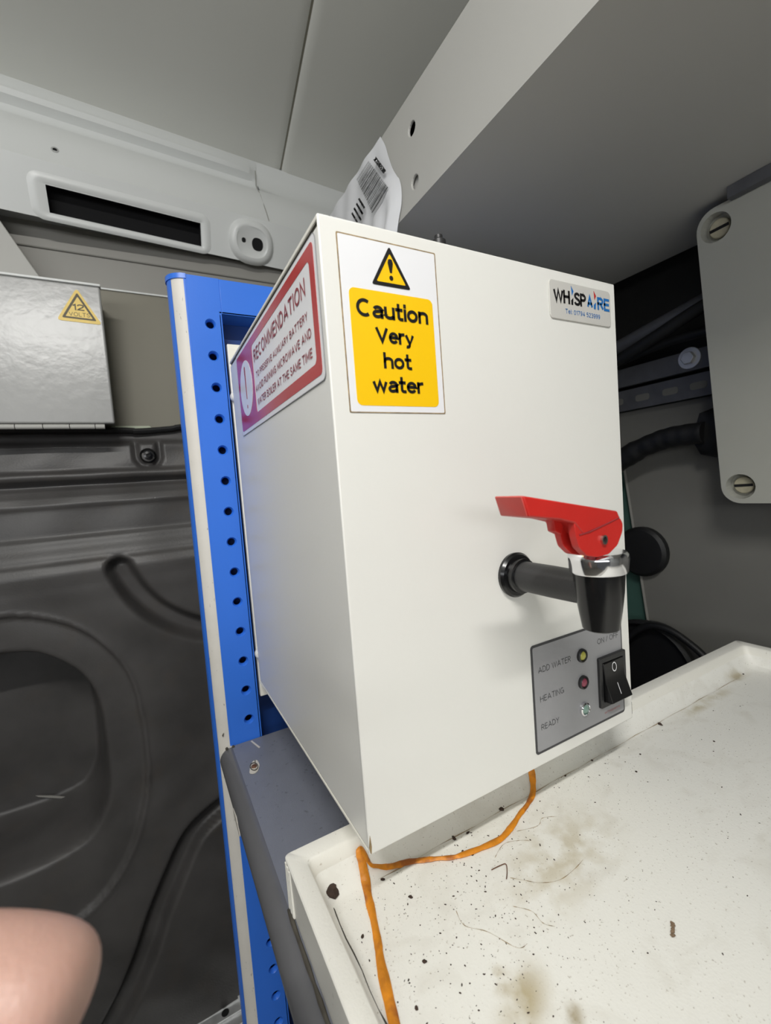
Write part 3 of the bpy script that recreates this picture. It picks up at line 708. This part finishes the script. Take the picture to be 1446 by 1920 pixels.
loops = [rect(tx0+.0155, tx1-.0155, tya+.0155, tyb-.0185, ZF+.017, .008), rect(tx0+.0200, tx1-.020, tya+.02, tyb-.0265, ZF+.0035, .010), rect(tx0+.0260, tx1-.026, tya+.026, tyb-.0330, ZF+.0004, .012), rect(tx0+.0290, tx1-.03, tya+.03, tyb-.0370, ZF, .012)]
v = [p for l in loops for p in l]; f = [(k*n+i, k*n+(i+1) % n, (k+1)*n+(i+1) % n, (k+1)*n+i) for k in range(3) for i in range(n)]+[tuple(range(3*n, 4*n))]
mk('tray_floor', (v, f), 'tray_floor', ty, smooth=True)
mk('outer_rib', join(*[box(tx0-.0008, tx0+.002, tyb-.006-.005*i, tyb-.004-.005*i, ZS+.001, ZR-.003) for i in range(3)]), 'tray', ty)
mk('dirt_line', tube([(tx0+.0245+.0006*math.sin(i*1.7), .050-.012*i, ZF+.0012) for i in range(30)], .0010, 6, rfun=lambda t: .0002+.0006*abs(math.sin(t*40))*abs(math.sin(t*17))), 'gap', ty)
mk('dirt_line', tube([(tx0-.0018, .07-.012*i, ZS+.0014) for i in range(30)], .0014, 6, rfun=lambda t: .0010+.0008*abs(math.sin(t*37))), 'gap', ty)
mk('corner_grime', tube([(x, .0425+.0006*math.sin(x*90), ZF+.0008) for x in [.024+.02*i for i in range(30)]], .0006, 5, rfun=lambda t: .00005+.0003*max(0, math.sin(t*53+t*t*40))), 'glue', ty)

# hair-thin root like marks on the floor of the tray
for pts in ([(.110, -.012), (.118, -.020), (.128, -.028), (.142, -.034), (.158, -.034), (.172, -.032)], [(.098, -.030), (.106, -.040), (.104, -.05), (.112, -.056)],
            [(.062, -.010), (.058, -.022), (.070, -.034), (.078, -.052), (.086, -.054)], [(.115, .008), (.128, .014), (.144, .010), (.152, .004)], [(.150, .018), (.168, .012), (.180, .016), (.192, .010)]):
    mk('dried_streak', tube(smoothpath([(x+random.uniform(-.002, .002), y, ZF+.0002) for x, y in pts], 6), .0004, 5, flat=.4, rfun=lambda t: .00008+.00022*max(0, math.sin(t*31))), 'glue', ty)

# loose dirt
def lump(cx, cy, cz, r, sx=1, sy=1, sz=.6, seed=0, a=0):
    rnd = random.Random(seed); v, f = [], []; nu, nv = 8, 5
    for j in range(nv+1):
        th = math.pi*j/nv
        for i in range(nu):
            ph = 2*math.pi*i/nu; k = r*rnd.uniform(.7, 1.2)
            x, y = k*math.sin(th)*math.cos(ph)*sx, k*math.sin(th)*math.sin(ph)*sy
            v.append((cx+x*math.cos(a)-y*math.sin(a), cy+x*math.sin(a)+y*math.cos(a), cz+r*sz*math.cos(th)))
    for j in range(nv):
        for i in range(nu): f.append((j*nu+i, j*nu+(i+1) % nu, (j+1)*nu+(i+1) % nu, (j+1)*nu+i))
    return v, f
def one(name, g, m, loc, label, cat, group=None): return tag(mk(name, g, m, None, True, loc=loc), label, cat, group)
one('dirt_lump', join(lump(-.0135, .0575, ZF+.0050, .0062, 1, 1.1, .8, 3), lump(-.0125, .0500, ZF+.0045, .0055, 1, 1, .8, 5)), 'crumb', (-.013, .055, ZF), 'dark grey lump of dirt in the back corner of the white tray', 'dirt')
one('brown_flake', join(*[lump(.1734+.0019*i+.0004*(i%2), -.0998+.0010*i+.0005*(i%2), ZF+.0009, .0015, 1.3, .8, .5, 20+i, .5+i*.4) for i in range(-2, 3)]), 'flake', (.1734, -.0998, ZF), 'brown shredded flake lying alone on the open tray floor', 'debris')
one('red_thread', tube(smoothpath([(.104, .0005, ZF+.0008), (.112, -.0005, ZF+.001), (.117, -.002, ZF+.001), (.113, -.0075, ZF+.001), (.108, -.012, ZF+.001)], 5), .0004, 6), 'rust', (.112, -.005, ZF), 'short dark red thread curled on the tray floor', 'thread')
bits = [(.0985, .0420, 2.6), (.1123, .0400, 2.0), (.1558, .0440, 3.4), (.1600, .0460, 2.4), (.0377, .0165, 2.4), (.027, .0412, 1.7), (.1544, -.0035, 1.2), (.4080, .0400, 3.0), (.0216, -.0264, 1.8), (.0962, .0270, 2.0), (.1010, .0200, 1.5), (.2420, .0420, 1.8), (.2850, .0425, 1.8), (.6250, .0440, 2.4), (.0300, .0570, 3.0), (.3350, .020, 1.7), (.42, -.012, 1.8), (.305, .006, 1.5), (.0035, -.045, 1.6), (-.006, .010, 1.5)]
for i, (x, y, r) in enumerate(bits):
    lab = {2: 'larger dark crumb under the boiler front edge, right of the orange strip bend', 7: 'dark crumb at the tray back edge just right of the boiler corner', 14: 'dark triangular crumb tucked beside the fold of the orange strip', 13: 'dark crumb near the far back corner of the tray'}.get(i)
    one('dirt_crumb', lump(x, y, ZF+r*.0003, r*.0008, random.uniform(.8, 1.4), random.uniform(.6, 1.1), .45, i+40, random.uniform(0, 3)), 'crumb', (x, y, ZF), lab or 'small dark crumb of dirt scattered on the white tray floor', 'dirt', None if lab else 'dark crumbs scattered on the tray floor')
gs_ = []
for i in range(620):
    if i < 330: x = random.gauss(.06, .05); y = random.gauss(-.04, .045)
    elif i < 480: x = random.uniform(0, .32); y = .045-abs(random.gauss(0, .028))
    else: x = random.uniform(0, .62); y = random.uniform(-.2, .04)
    if x < -.012 or y > .046 or x > .64: continue
    gs_.append(lump(x, y, ZF+.0002, random.choice([.0002, .0003, .0003, .0004, .0006]), random.uniform(.8, 1.8), .8, .5, i+100, random.uniform(0, 3)))
tag(mk('dust_specks', join(*gs_), 'crumb', loc=(.1, 0, ZF)), 'fine dark specks of grit strewn over the white tray floor', 'grit', kind='stuff')

# orange dried sealant strip
path = [(-.016, -.062, 0), (-.0121, -.046, 0), (-.004, -.0145, 0), (.001, .0000, 0), (.006, .0167, 0), (.0105, .034, 0), (.0140, .0455, .0020), (.0150, .0535, .0150), (.0155, .0558, .0195), (.0175, .0545, .0175), (.0215, .0500, .0080), (.0283, .0500, .0030), (.038, .0470, .0005), (.0509, .0435, 0), (.064, .0375, 0), (.074, .0325, 0), (.085, .0265, 0), (.0949, .0237, 0), (.115, .020, 0), (.1319, .0189, 0), (.149, .0235, 0), (.1651, .0297, .0), (.180, .0345, .0), (.1949, .0415, .001), (.204, .050, .008), (.208, .056, .018)]
pp = smoothpath([(x, y, ZF+.0013+z) for x, y, z in path], 5)
vv, ff = [], []
rnd = random.Random(9)
for i, p in enumerate(pp):
    t = (pp[min(i+1, len(pp)-1)]-pp[max(i-1, 0)]).normalized(); s = t.cross(V((0, 0, 1))).normalized()
    wd = .0031+.0003*math.sin(i*.9)+.0005*math.sin(i*.21+1)+rnd.uniform(-.0002, .0002)
    if i/len(pp) > .5: wd *= .85
    for a, b in ((-1, 0), (-.5, .35), (.1, .5), (.6, .3), (1, 0), (.5, -.35), (-.5, -.35)): vv.append(tuple(p+s*a*wd+V((0, 0, 1))*b*.0028))
for i in range(len(pp)-1):
    for j in range(7): ff.append((i*7+j, i*7+(j+1) % 7, (i+1)*7+(j+1) % 7, (i+1)*7+j))
ff += [tuple(range(7)), tuple(range(len(pp)*7-7, len(pp)*7))]
so = mk('sealant_strip', (vv, ff), 'orange', loc=(.02, .03, ZF), smooth=True)
tag(so, 'peeled orange strip of dried sealant trailing over the white tray', 'strip')

# ------------------------------------------------------------------ water boiler
W, H, D = .2936, .42, .326
bo = thing('water_boiler', (W/2, D/2, 0), 'white metal wall-mounted water boiler box with a red-handled tap', 'boiler')
mk('front_cover', join(box(0, W, 0, .0022, 0, H)), 'enamel', bo, bevel=.0016, seg=3)
mk('side_panel', box(.0006, .0026, .0022, D, .0030, H-.0062), 'enamel', bo, bevel=.0008)
mk('side_panel', box(W-.0026, W-.0006, .0022, D, .0030, H-.0062), 'enamel', bo, bevel=.0008)
mk('top_cover', join(box(.0002, W-.0002, .0010, D, H-.0018, H-.0002), box(.0002, .0016, .0010, D, H-.0030, H-.0018)), 'enamel_edge', bo, bevel=.0004)
mk('seam_shadow', box(.0016, .0030, .0022, D-.001, H-.0065, H-.0025), 'gap', bo)
mk('seam_shadow', box(.0016, .0030, .0022, D-.001, .0008, .0032), 'gap', bo)
mk('base_panel', join(box(.0004, W-.0004, .0022, D, .0000, .0010), box(.0004, .0014, .0022, D, .0010, .0018)), 'enamel_edge', bo)
mk('back_panel', box(.0020, W-.002, D-.002, D, .001, H-.002), 'enamel', bo)
mk('corner_tear', prism([(.0001, .0060), (.0015, .0140), (.0022, .0060), (.0016, .0010), (.0008, .0020)], FRONT, .0001, .0004), 'glue', bo)
mk('edge_nick', box(W-.0002, W+.0003, .0004, .0018, .004, .016), 'gap', bo)

# caution sticker
cs = thing('caution_sticker', (.05, -.0005, .354), 'yellow and white caution very hot water sticker on the boiler front', 'sticker')
mk('backing', prism(rr(.0122, .0873, .2978, .4104, .0008, 2), FRONT, .0001, .0004), 'sticker', cs)
mk('glue_line', ring(rr(.0116, .0879, .2974, .4109, .0008, 2), rr(.0124, .0871, .2980, .4101, .0008, 2), FRONT, 0.0001, .00045), 'glue', cs)
mk('yellow_panel', prism(rr(.0174, .0825, .3021, .3776, .004), FRONT, .0004, .0006), 'yellow', cs)
t0 = [(.0499, .4085), (.0346, .3818), (.0651, .3818)]; t1 = [(.0499, .4038), (.0384, .3842), (.0613, .3842)]
mk('triangle', ring(rpoly(t0, .0022), rpoly(t1, .0012), FRONT, .0004, .00075), 'ink', cs)
mk('triangle_fill', prism(rpoly(t1, .0012), FRONT, .0004, .0006), 'yellow', cs)
mk('exclamation_mark', prism([(.0492, .3910), (.0479, .3975), (.0485, .3996), (.0499, .4001), (.0513, .3996), (.0519, .3975), (.0506, .3910)], FRONT, .0006, .0009), 'ink', cs)
mk('exclamation_dot', prism(ell(.0499, .3876, .0015, .0016, 14), FRONT, .0006, .0009), 'ink', cs)
for s_, a0, a1, b0, b1 in (('Caution', .0217, .0778, .3597, .3714), ('Very', .0343, .0648, .3438, .3547), ('hot', .0391, .0615, .3270, .3378), ('water', .0293, .0699, .3110, .3222)):
    text('lettering', s_, FRONT, a0, a1, b0, b1, 'ink', cs, c=.0009, bold=.092)

# recommendation sticker on the left side
rs = thing('recommendation_sticker', (-.0005, .146, .367), 'white and dark red recommendation sticker on the boiler side', 'sticker')
LF = LEFT
mk('backing', prism(rr(.0072, .2855, .3205, .4128, .0045), LF, -.0003, .0001), 'sticker', rs)
mk('backing_edge', ring(rr(.0068, .2859, .3201, .4132, .0048), rr(.0074, .2853, .3207, .4126, .0044), LF, -.0003, .00015), 'silver', rs)
mk('red_border', ring(rr(.0115, .2815, .3247, .4094, .004), rr(.0203, .2015, .3337, .4010, .0045), LF, .0001, .0003), 'sticker_red', rs)
mk('white_oval', prism(ell(.2412, .3672, .0310, .0296, 36), LF, .0003, .0005), 'sticker', rs)
mk('exclamation_mark', prism([(.2400, .3558), (.2388, .3895), (.2412, .3910), (.2440, .3895), (.2424, .3558)], LF, .0005, .0007), 'ink_red', rs)
mk('exclamation_dot', prism(ell(.2414, .3474, .0016, .0020, 12), LF, .0005, .0007), 'ink_red', rs)
for s_, a0, a1, b0, b1, bd in (('RECOMMENDATION', .1940, .0308, .3823, .3945, .075), ('TO PRESERVE AUXILIARY BATTERY', .1905, .0306, .3662, .3720, .075), ('AVOID RUNNING MICROWAVE AND', .1967, .0260, .3531, .3595, .075), ('WATER BOILER AT THE SAME TIME', .1940, .0271, .3396, .3462, .075)):
    text('lettering', s_, LF, a0, a1, b0, b1, 'ink_red', rs, c=.0005, bold=bd)

# maker's badge
bd = thing('maker_badge', (.244, -.0005, .394), 'small clear domed maker badge at the boiler front top right', 'badge')
mk('badge_plate', prism(rr(.2035, .2848, .3790, .4112, .004), FRONT, .0001, .0012), 'badge', bd, bevel=.0008, seg=3)
text('lettering', 'WH', FRONT, .2079, .2288, .3928, .4042, 'ink', bd, c=.0014, bold=.10)
text('lettering', 'SP', FRONT, .2340, .2500, .3928, .4042, 'ink', bd, c=.0014, bold=.10)
text('lettering', 'A', FRONT, .2512, .2592, .3928, .4042, 'ink_blue', bd, c=.0014, bold=.10)
text('lettering', 'RE', FRONT, .2655, .2828, .3928, .4042, 'ink_blue', bd, c=.0014, bold=.10)
mk('lettering', prism([(.2304, .3928), (.2326, .3928), (.2332, .3990), (.2304, .3965)], FRONT, .0012, .0014), 'ink', bd)
mk('lettering', prism([(.2606, .3928), (.2630, .3928), (.2638, .3990), (.2606, .3965)], FRONT, .0012, .0014), 'ink_blue', bd)
mk('blue_flame', prism([(.2308, .4088), (.2338, .4046), (.2316, .4008)], FRONT, .0012, .0014), 'ink_blue', bd)
mk('red_flame', prism([(.2612, .4088), (.2642, .4046), (.2618, .4008)], FRONT, .0012, .0014), 'sticker_red', bd)
text('lettering', 'Tel: 01794 523999', FRONT, .2222, .2686, .3846, .3886, 'ink_blue', bd, c=.0014, bold=.065)

# control panel (part of the boiler)
cp = mk('control_panel', prism(rr(.1592, .2810, .0112, .1058, .003), FRONT, .0001, .0005), 'ink_grey', bo)
mk('panel_face', prism(rr(.1612, .2793, .0134, .1038, .0015), FRONT, .0005, .0007), 'silver', cp)
for s_, a0, a1, b0, b1 in (('ADD WATER', .1663, .2069, .0808, .0860), ('HEATING', .1668, .1962, .0556, .0608), ('READY', .1664, .1884, .0312, .0362), ('ON / OFF', .2441, .2746, .0870, .0920)):
    text('lettering', s_, FRONT, a0, a1, b0, b1, 'ink_grey', cp, c=.0010, bold=.045)
text('lettering', 'whispaire', FRONT, .2500, .2730, .0184, .0208, 'ink_paleRed', cp, c=.0010)
for z, m in ((.0826, 'amber'), (.0578, 'rose'), (.0329, 'mint')):
    l = mk('indicator_light', lathe([(.0062, 0), (.0060, -.0022), (.0050, -.0030), (.0042, -.0012)], (.2214, -.0006, z), 'y', 28), 'chrome' if m == 'mint' else 'satin_black', bo, smooth=True)
    mk('lens', lathe([(.0042, -.0008), (.0038, -.0020), (.0026, -.0030), (0, -.0034)], (.2214, -.0006, z), 'y', 20), m, l, smooth=True)
sw = mk('rocker_switch', ring(rr(.2424, .2812, .0264, .0742, .001, 2), rr(.2466, .2775, .0318, .0690, .0008, 2), FRONT, .0003, .0036), 'satin_black', bo, bevel=.0006)
mk('rocker_well', box(.2466, .2775, -.0012, -.0005, .0318, .0690), 'hole', sw)
rp = [(-.0006, .0685), (-.0036, .0680), (-.0052, .0520), (-.0120, .0335), (-.0100, .0322), (-.0006, .0322)]
mk('rocker', prism(rp, lambda a, b, c=0: (c, a, b), .2474, .2768), 'gloss_black', sw, bevel=.0005)
def RK(z, x):  # point on the rocker's upper face
    return (x, -.0037-(.0680-z)*.1-.0003, z)
v = [RK(.0625+.0044*math.sin(a)*r, .2620+.0034*math.cos(a)*r) for r in (1, .78) for a in [2*math.pi*i/24 for i in range(24)]]
mk('off_symbol', (v, [(i, (i+1) % 24, 24+(i+1) % 24, 24+i) for i in range(24)]), 'sticker', sw)
def RK2(z, x): return (x, -.0055-(.0520-z)*.3676, z)
mk('on_symbol', ([RK2(.0480, .2617), RK2(.0480, .2625), RK2(.0385, .2625), RK2(.0385, .2617)], [(0, 1, 2, 3)]), 'sticker', sw)

# vent knob on top of the boiler
vk = mk('vent_knob', lathe([(.006, 0), (.006, .030), (.0035, .032), (.0035, .0345), (0, .035)], (.1270, .045, H-.0004), 'z', 18), 'satin_black', bo, smooth=True)

# tap (assembly of its own parts under the boiler)
tx, tyy = .1478, -.075
fg = mk('tap_collar', lathe([(.0178, -.0002), (.0182, -.0030), (.0165, -.0052), (.0140, -.0055), (.0138, -.0105), (.0120, -.0115)], (.1467, 0, .1690), 'y', 40), 'gloss_black', bo, smooth=True)
mk('tap_pipe', lathe([(.0118, -.004), (.0118, -.040), (.0112, -.072)], (.1467, 0, .1690), 'y', 32), 'satin_black', bo, smooth=True)
sp = mk('tap_spout', lathe([(.0160, .1830), (.0159, .1800), (.0150, .1680), (.0134, .1560), (.0114, .1438), (.0106, .1432), (.0098, .1480)], (tx, tyy, 0), 'z', 44), 'gloss_black', bo, smooth=True)
mk('spout_cap', lathe([(.0160, .1812), (.0172, .1814), (.0178, .1824), (.0186, .1905), (.0184, .1935), (.0170, .1950), (.0060, .1955), (0, .1956)], (tx, tyy, 0), 'z', 48), 'chrome', sp, smooth=True)
# red lever
def XZ(y): return lambda a, b, c=0: (a, y+c, b)
yf, yk = -.0925, -.0635
hd = [(.0662, .2375), (.0702, .2262), (.0925, .2225), (.0985, .2150), (.1010, .2128), (.1060, .2112), (.1440, .2180), (.1450, .2215)]
lv = mk('tap_lever', prism([(.0655, .2378), (.0690, .2262), (.0930, .2222), (.1050, .2190), (.1120, .2115), (.1470, .2175), (.1445, .2222)], XZ(0), yf, -.0705), 'red', bo, bevel=.0009, seg=2)
mk('lever_end_pad', prism([(.0649, .2372), (.0657, .2379), (.0692, .2261), (.0684, .2266)], XZ(0), yf+.001, -.0715), 'pink_red', lv, bevel=.0003)
cam_p = [(.1050, .2195), (.1062, .2110), (.1085, .2040), (.1150, .1985), (.1240, .1962), (.1350, .1966), (.1440, .2010), (.1495, .2090), (.1500, .2140), (.1475, .2178)]
def cheek(y0, y1, name, m):
    return mk(name, prism(rpoly(cam_p, .0015, 3), XZ(0), y0, y1), m, lv, bevel=.0010)
cheek(-.0920, -.0870, 'lever_cheek', 'red'); cheek(-.0810, -.0765, 'lever_cheek', 'red')
mk('cheek_web', prism([(.0985, .2225), (.1000, .2140), (.1055, .2115), (.1100, .2225)], XZ(0), -.0825, -.0768), 'red', lv, bevel=.0006)
mk('spindle', lathe([(.0028, .194), (.0028, .214)], (.128, -.084, 0), 'z', 16), 'ink_red', lv, smooth=True)
mk('hinge_pin', ring(ell(.1300, .2062, .0026, .0029, 20), ell(.1300, .2062, .0017, .0019, 20), FRONT, .0915, .0935), 'steel', lv)
mk('pin_hole', prism(ell(.1300, .2062, .0017, .0019, 16), FRONT, .0915, .0926), 'hole', lv)
mk('cam_line', tube([(.1085, -.0923, .2118), (.1180, -.0923, .2125), (.1360, -.0923, .2160), (.1462, -.0922, .2182)], .0004, 6), 'ink_red', lv)

# ------------------------------------------------------------------ junction box on the right
Bp, Tp = V((.70, .0968, .191)), V((.6483, .0968, .5786))
up = (Tp-Bp).normalized(); nrm = V((-up.z, 0, up.x)).normalized()    # faces the camera side (-x)
JP = frame_pt(Bp, (0, 1, 0), up, nrm)
jb = thing('junction_box', tuple(Bp), 'pale grey plastic junction box with slotted corner screws at right', 'box')
Hj = (Tp-Bp).length
cut = rr(-.30, .0005, -.012, Hj+.032, .026, 7)
scr_pos = [(-.0240, Hj+.0050, 1), (-.0250, .0145, 1), (-.2760, Hj+.0050, 0), (-.2760, .0145, 0)]
# lid with round screw wells: built as a plate with raised body behind
mk('box_body', prism(rr(-.298, -.0015, -.010, Hj+.030, .025, 7), JP, -.032, -.022), 'jbox', jb, bevel=.002)
mk('mounting_bracket', box(.72, .798, -.16, -.12, .22, .35), 'jbox', jb)
def lid():
    # grid of strips around the four wells
    g = []; r = .0190
    a_lo, a_hi, b_lo, b_hi = -.30, .0, -.012, Hj+.032
    wa = [(-.0240-.0205, -.0240+.0205), (-.276-.0205, -.276+.0205)]
    return g
def well(ca, cb):
    n = 24; rad = [(.0195, 0), (.0190, -.009), (.0188, -.018)]
    v = [JP(ca+q*math.cos(2*math.pi*i/n), cb+q*math.sin(2*math.pi*i/n), h) for q, h in rad for i in range(n)]
    f = [(k*n+i, k*n+(i+1) % n, (k+1)*n+(i+1) % n, (k+1)*n+i) for k in range(2) for i in range(n)]+[tuple(range(2*n, 3*n))]
    return v, f
# lid outline minus wells with a boolean-free fan: outer loop joined to well loops by bmesh triangle fill
bm = bmesh.new()
def loop(pts, c):
    vs = [bm.verts.new(V(JP(a, b, c))*S) for a, b in pts]
    es = [bm.edges.new((vs[i], vs[(i+1) % len(vs)])) for i in range(len(vs))]; return vs, es
E0 = []
ov, oe = loop(cut, 0); E0 += oe
for a, b, _ in scr_pos:
    _, e = loop(ell(a, b, .0195, .0195, 24), 0); E0 += e
bmesh.ops.triangle_fill(bm, use_beauty=True, use_dissolve=True, edges=E0)
me = bpy.data.meshes.new('box_lid'); bm.to_mesh(me); bm.free()
vl = [tuple(V(v.co)/S) for v in me.vertices]; flid = [tuple(p.vertices) for p in me.polygons]
side_v = [JP(a, b, c) for c in (0, -.024) for a, b in cut]; nn = len(cut)
side_f = [(i, (i+1) % nn, nn+(i+1) % nn, nn+i) for i in range(nn)]
mk('box_lid', join((vl, flid), (side_v, side_f), *[well(a, b) for a, b, _ in scr_pos]), 'jbox', jb)
for a, b, _ in scr_pos:
    c_ = 1
    v = []; n = 20
    for q, h in ((.0132, -.0178), (.0132, -.0118), (.0120, -.0106)):
        v += [JP(a+q*math.cos(2*math.pi*i/n), b+q*math.sin(2*math.pi*i/n), h) for i in range(n)]
    f = [(k*n+i, k*n+(i+1) % n, (k+1)*n+(i+1) % n, (k+1)*n+i) for k in range(2) for i in range(n)]+[tuple(range(2*n, 3*n))]
    scw = mk('lid_screw', (v, f), 'screwplastic', jb, smooth=True)
    ang = math.radians(-2); ca_, sa_ = math.cos(ang), math.sin(ang)
    q = [(-.0122, -.0021), (.0122, -.0021), (.0122, .0021), (-.0122, .0021)]
    mk('screw_slot', prism([(a+p*ca_-r_*sa_, b+p*sa_+r_*ca_) for p, r_ in q], JP, -.0107, -.0102), 'hole', scw)
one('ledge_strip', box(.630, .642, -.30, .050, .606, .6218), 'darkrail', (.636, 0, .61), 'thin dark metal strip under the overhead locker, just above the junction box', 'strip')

# ------------------------------------------------------------------ things on the shaded right wall
rl = thing('slotted_rail', (.78, .2, .40), 'dim galvanised slotted rail with a hex bolt behind the junction box', 'rail')
XP = YZ(.78)
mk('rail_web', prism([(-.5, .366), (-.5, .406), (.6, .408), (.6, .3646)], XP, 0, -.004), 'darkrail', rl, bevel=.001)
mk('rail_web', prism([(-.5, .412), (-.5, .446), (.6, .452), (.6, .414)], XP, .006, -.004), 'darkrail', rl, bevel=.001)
for y in (.1645, .213, .266, .32, .11, .05): mk('rail_slot', prism(rr(y-.014, y+.014, .3790, .3920, .005), XP, .0002, .0008), 'sidegrey', rl)
bt = mk('hex_bolt', prism(ell(.1744, .436, .0115, .0115, 6), XP, .006, .016), 'zinc', rl, bevel=.001)
mk('washer', prism(ell(.1744, .436, .0190, .0190, 24), XP, .006, .0085), 'zinc', rl, bevel=.0006)
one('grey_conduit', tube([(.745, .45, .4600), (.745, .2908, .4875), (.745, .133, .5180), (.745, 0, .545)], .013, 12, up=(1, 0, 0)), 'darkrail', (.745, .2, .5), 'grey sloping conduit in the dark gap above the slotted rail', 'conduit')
one('black_hose', tube(smoothpath([(.712, .45, .425), (.712, .30, .448), (.712, .20, .476), (.712, .12, .500), (.712, 0, .525)], 6), .0105, 12, up=(1, 0, 0)), 'black', (.735, .2, .48), 'black hose sloping under the grey conduit', 'hose')
one('black_cable', tube(smoothpath([(.742, .45, .455), (.742, .30, .458), (.742, .20, .468), (.742, .1, .465), (.742, 0, .46)], 6), .0085, 12, up=(1, 0, 0)), 'black', (.742, .2, .46), 'straight black cable lying along the top of the slotted rail', 'cable')
def hr(t): return .019+.0005*math.sin(t*60)+(.002 if .35 < t < .45 else 0)
one('foam_sleeve', join(tube(smoothpath([(.745, .42, .15), (.745, .34, .225), (.745, .300, .258), (.745, .262, .279), (.745, .23, .290), (.745, .201, .2965), (.745, .17, .298), (.745, .14, .298)], 6), .02, 14, up=(1, 0, 0), rfun=hr),
     lump(.765, .130, .297, .044, .7, 1, 1, 77), lump(.768, .09, .297, .042, .7, 1, 1, 78)), 'black', (.745, .2, .29), 'thick black foam sleeve with a taped lump on the grey board', 'hose')
one('black_grommet', lathe([(.052, 0), (.052, -.012), (.046, -.018), (.02, -.020), (0, -.02)], (.798, .2860, .070), 'x', 32), 'black', (.79, .3, .07), 'round black cap on the right wall beside the boiler edge', 'cap')
one('black_webbing', prism([(.010, .178), (.040, .190), (.036, .150), (.026, .118), (.040, .10), (.012, .03), (-.06, .02), (-.06, .19)], YZ(.775), 0, .004), 'black', (.775, 0, .1), 'black strap hanging below the junction box', 'strap')
fn = thing('black_drum', (.745, .25, -.2), 'round black drum half hidden behind the back rim of the tray', 'drum')
mk('drum_body', lathe([(.085, .03), (.085, 0), (.078, -.008), (.05, -.010), (0, -.006)], (.765, .262, -.160), 'x', 40), 'satin_black', fn, smooth=True)
mk('drum_ring', lathe([(.085, .0), (.095, -.004), (.097, -.018), (.090, -.022), (.083, -.010)], (.765, .262, -.160), 'x', 40), 'black', fn, smooth=True)
one('curved_cable', tube(smoothpath([(.735, .34, -.17), (.735, .2896, -.104), (.735, .2661, -.0800), (.735, .2435, -.0660), (.735, .2200, -.0630), (.735, .1963, -.0680), (.735, .1700, -.082), (.735, .1462, -.1000), (.735, .10, -.15)], 6), .0065, 12, up=(1, 0, 0)), 'black', (.735, .2, -.1), 'thick black cable arching over the drum behind the tray', 'cable')

# ------------------------------------------------------------------ ceiling lamp (out of frame)
cl = thing('ceiling_light', (-.40, -.60, 1.04), 'slim white strip lamp fixed under the van roof behind the camera', 'lamp')
mk('housing', box(-.66, -.14, -.64, -.56, 1.012, 1.060), 'bodypaint', cl, bevel=.003)
mk('diffuser', box(-.64, -.16, -.62, -.58, 1.008, 1.012), 'lamp', cl)

# ------------------------------------------------------------------ the hand at bottom left
def L2W(x, y, z): return CAM + RM @ V((x, y, z))
chains = {  # joints in the photographer's frame (right, up, back), radii
 'index': [(-.175, -.128, -.088, .017), (-.150, -.119, -.098, .0165), (-.115, -.1165, -.106, .0162), (-.0920, -.1185, -.107, .0176), (-.0735, -.1250, -.107, .0174)],
 'middle': [(-.185, -.160, -.086, .017), (-.155, -.156, -.100, .016), (-.118, -.158, -.108, .0148), (-.096, -.168, -.104, .0135), (-.090, -.180, -.096, .012)],
 'ring': [(-.192, -.192, -.080, .016), (-.162, -.192, -.094, .015), (-.128, -.196, -.100, .0138), (-.106, -.206, -.094, .0125), (-.102, -.216, -.086, .011)],
 'little': [(-.200, -.220, -.070, .014), (-.174, -.222, -.082, .013), (-.148, -.228, -.086, .0118), (-.130, -.236, -.080, .0105), (-.126, -.242, -.074, .0095)],
 'thumb': [(-.225, -.135, -.050, .019), (-.205, -.105, -.055, .017), (-.185, -.085, -.064, .0155), (-.168, -.078, -.074, .014), (-.158, -.078, -.080, .0125)]}
palm = [(-.245, -.175, -.060, .024), (-.275, -.200, -.045, .023), (-.34, -.25, -.02, .027), (-.42, -.32, .02, .032)]
vs_, es_, rad = [], [], []
def addv(p): vs_.append(tuple(L2W(*p[:3])*S)); rad.append(p[3]*S); return len(vs_)-1
pi_ = [addv(p) for p in palm]; es_ += [(pi_[i], pi_[i+1]) for i in range(3)]
for k, ch in chains.items():
    ids = [addv(p) for p in ch]; es_.append((pi_[0], ids[0])); es_ += [(ids[i], ids[i+1]) for i in range(4)]
org = L2W(-.245, -.175, -.06)*S
me = bpy.data.meshes.new('hand'); me.from_pydata([tuple(V(v)-org) for v in vs_], es_, [])
ho = bpy.data.objects.new('person', me); C.objects.link(ho); ho.location = org
me.materials.append(M['skin'])
sm_ = ho.modifiers.new('skin', 'SKIN'); sm_.use_smooth_shade = True
for i, d in enumerate(me.skin_vertices[0].data): d.radius = (rad[i], rad[i]); d.use_root = (i == 0)
sb = ho.modifiers.new('sub', 'SUBSURF'); sb.levels = 2; sb.render_levels = 3
tag(ho, 'bare fingertip of a person reaching into the bottom left corner', 'person')
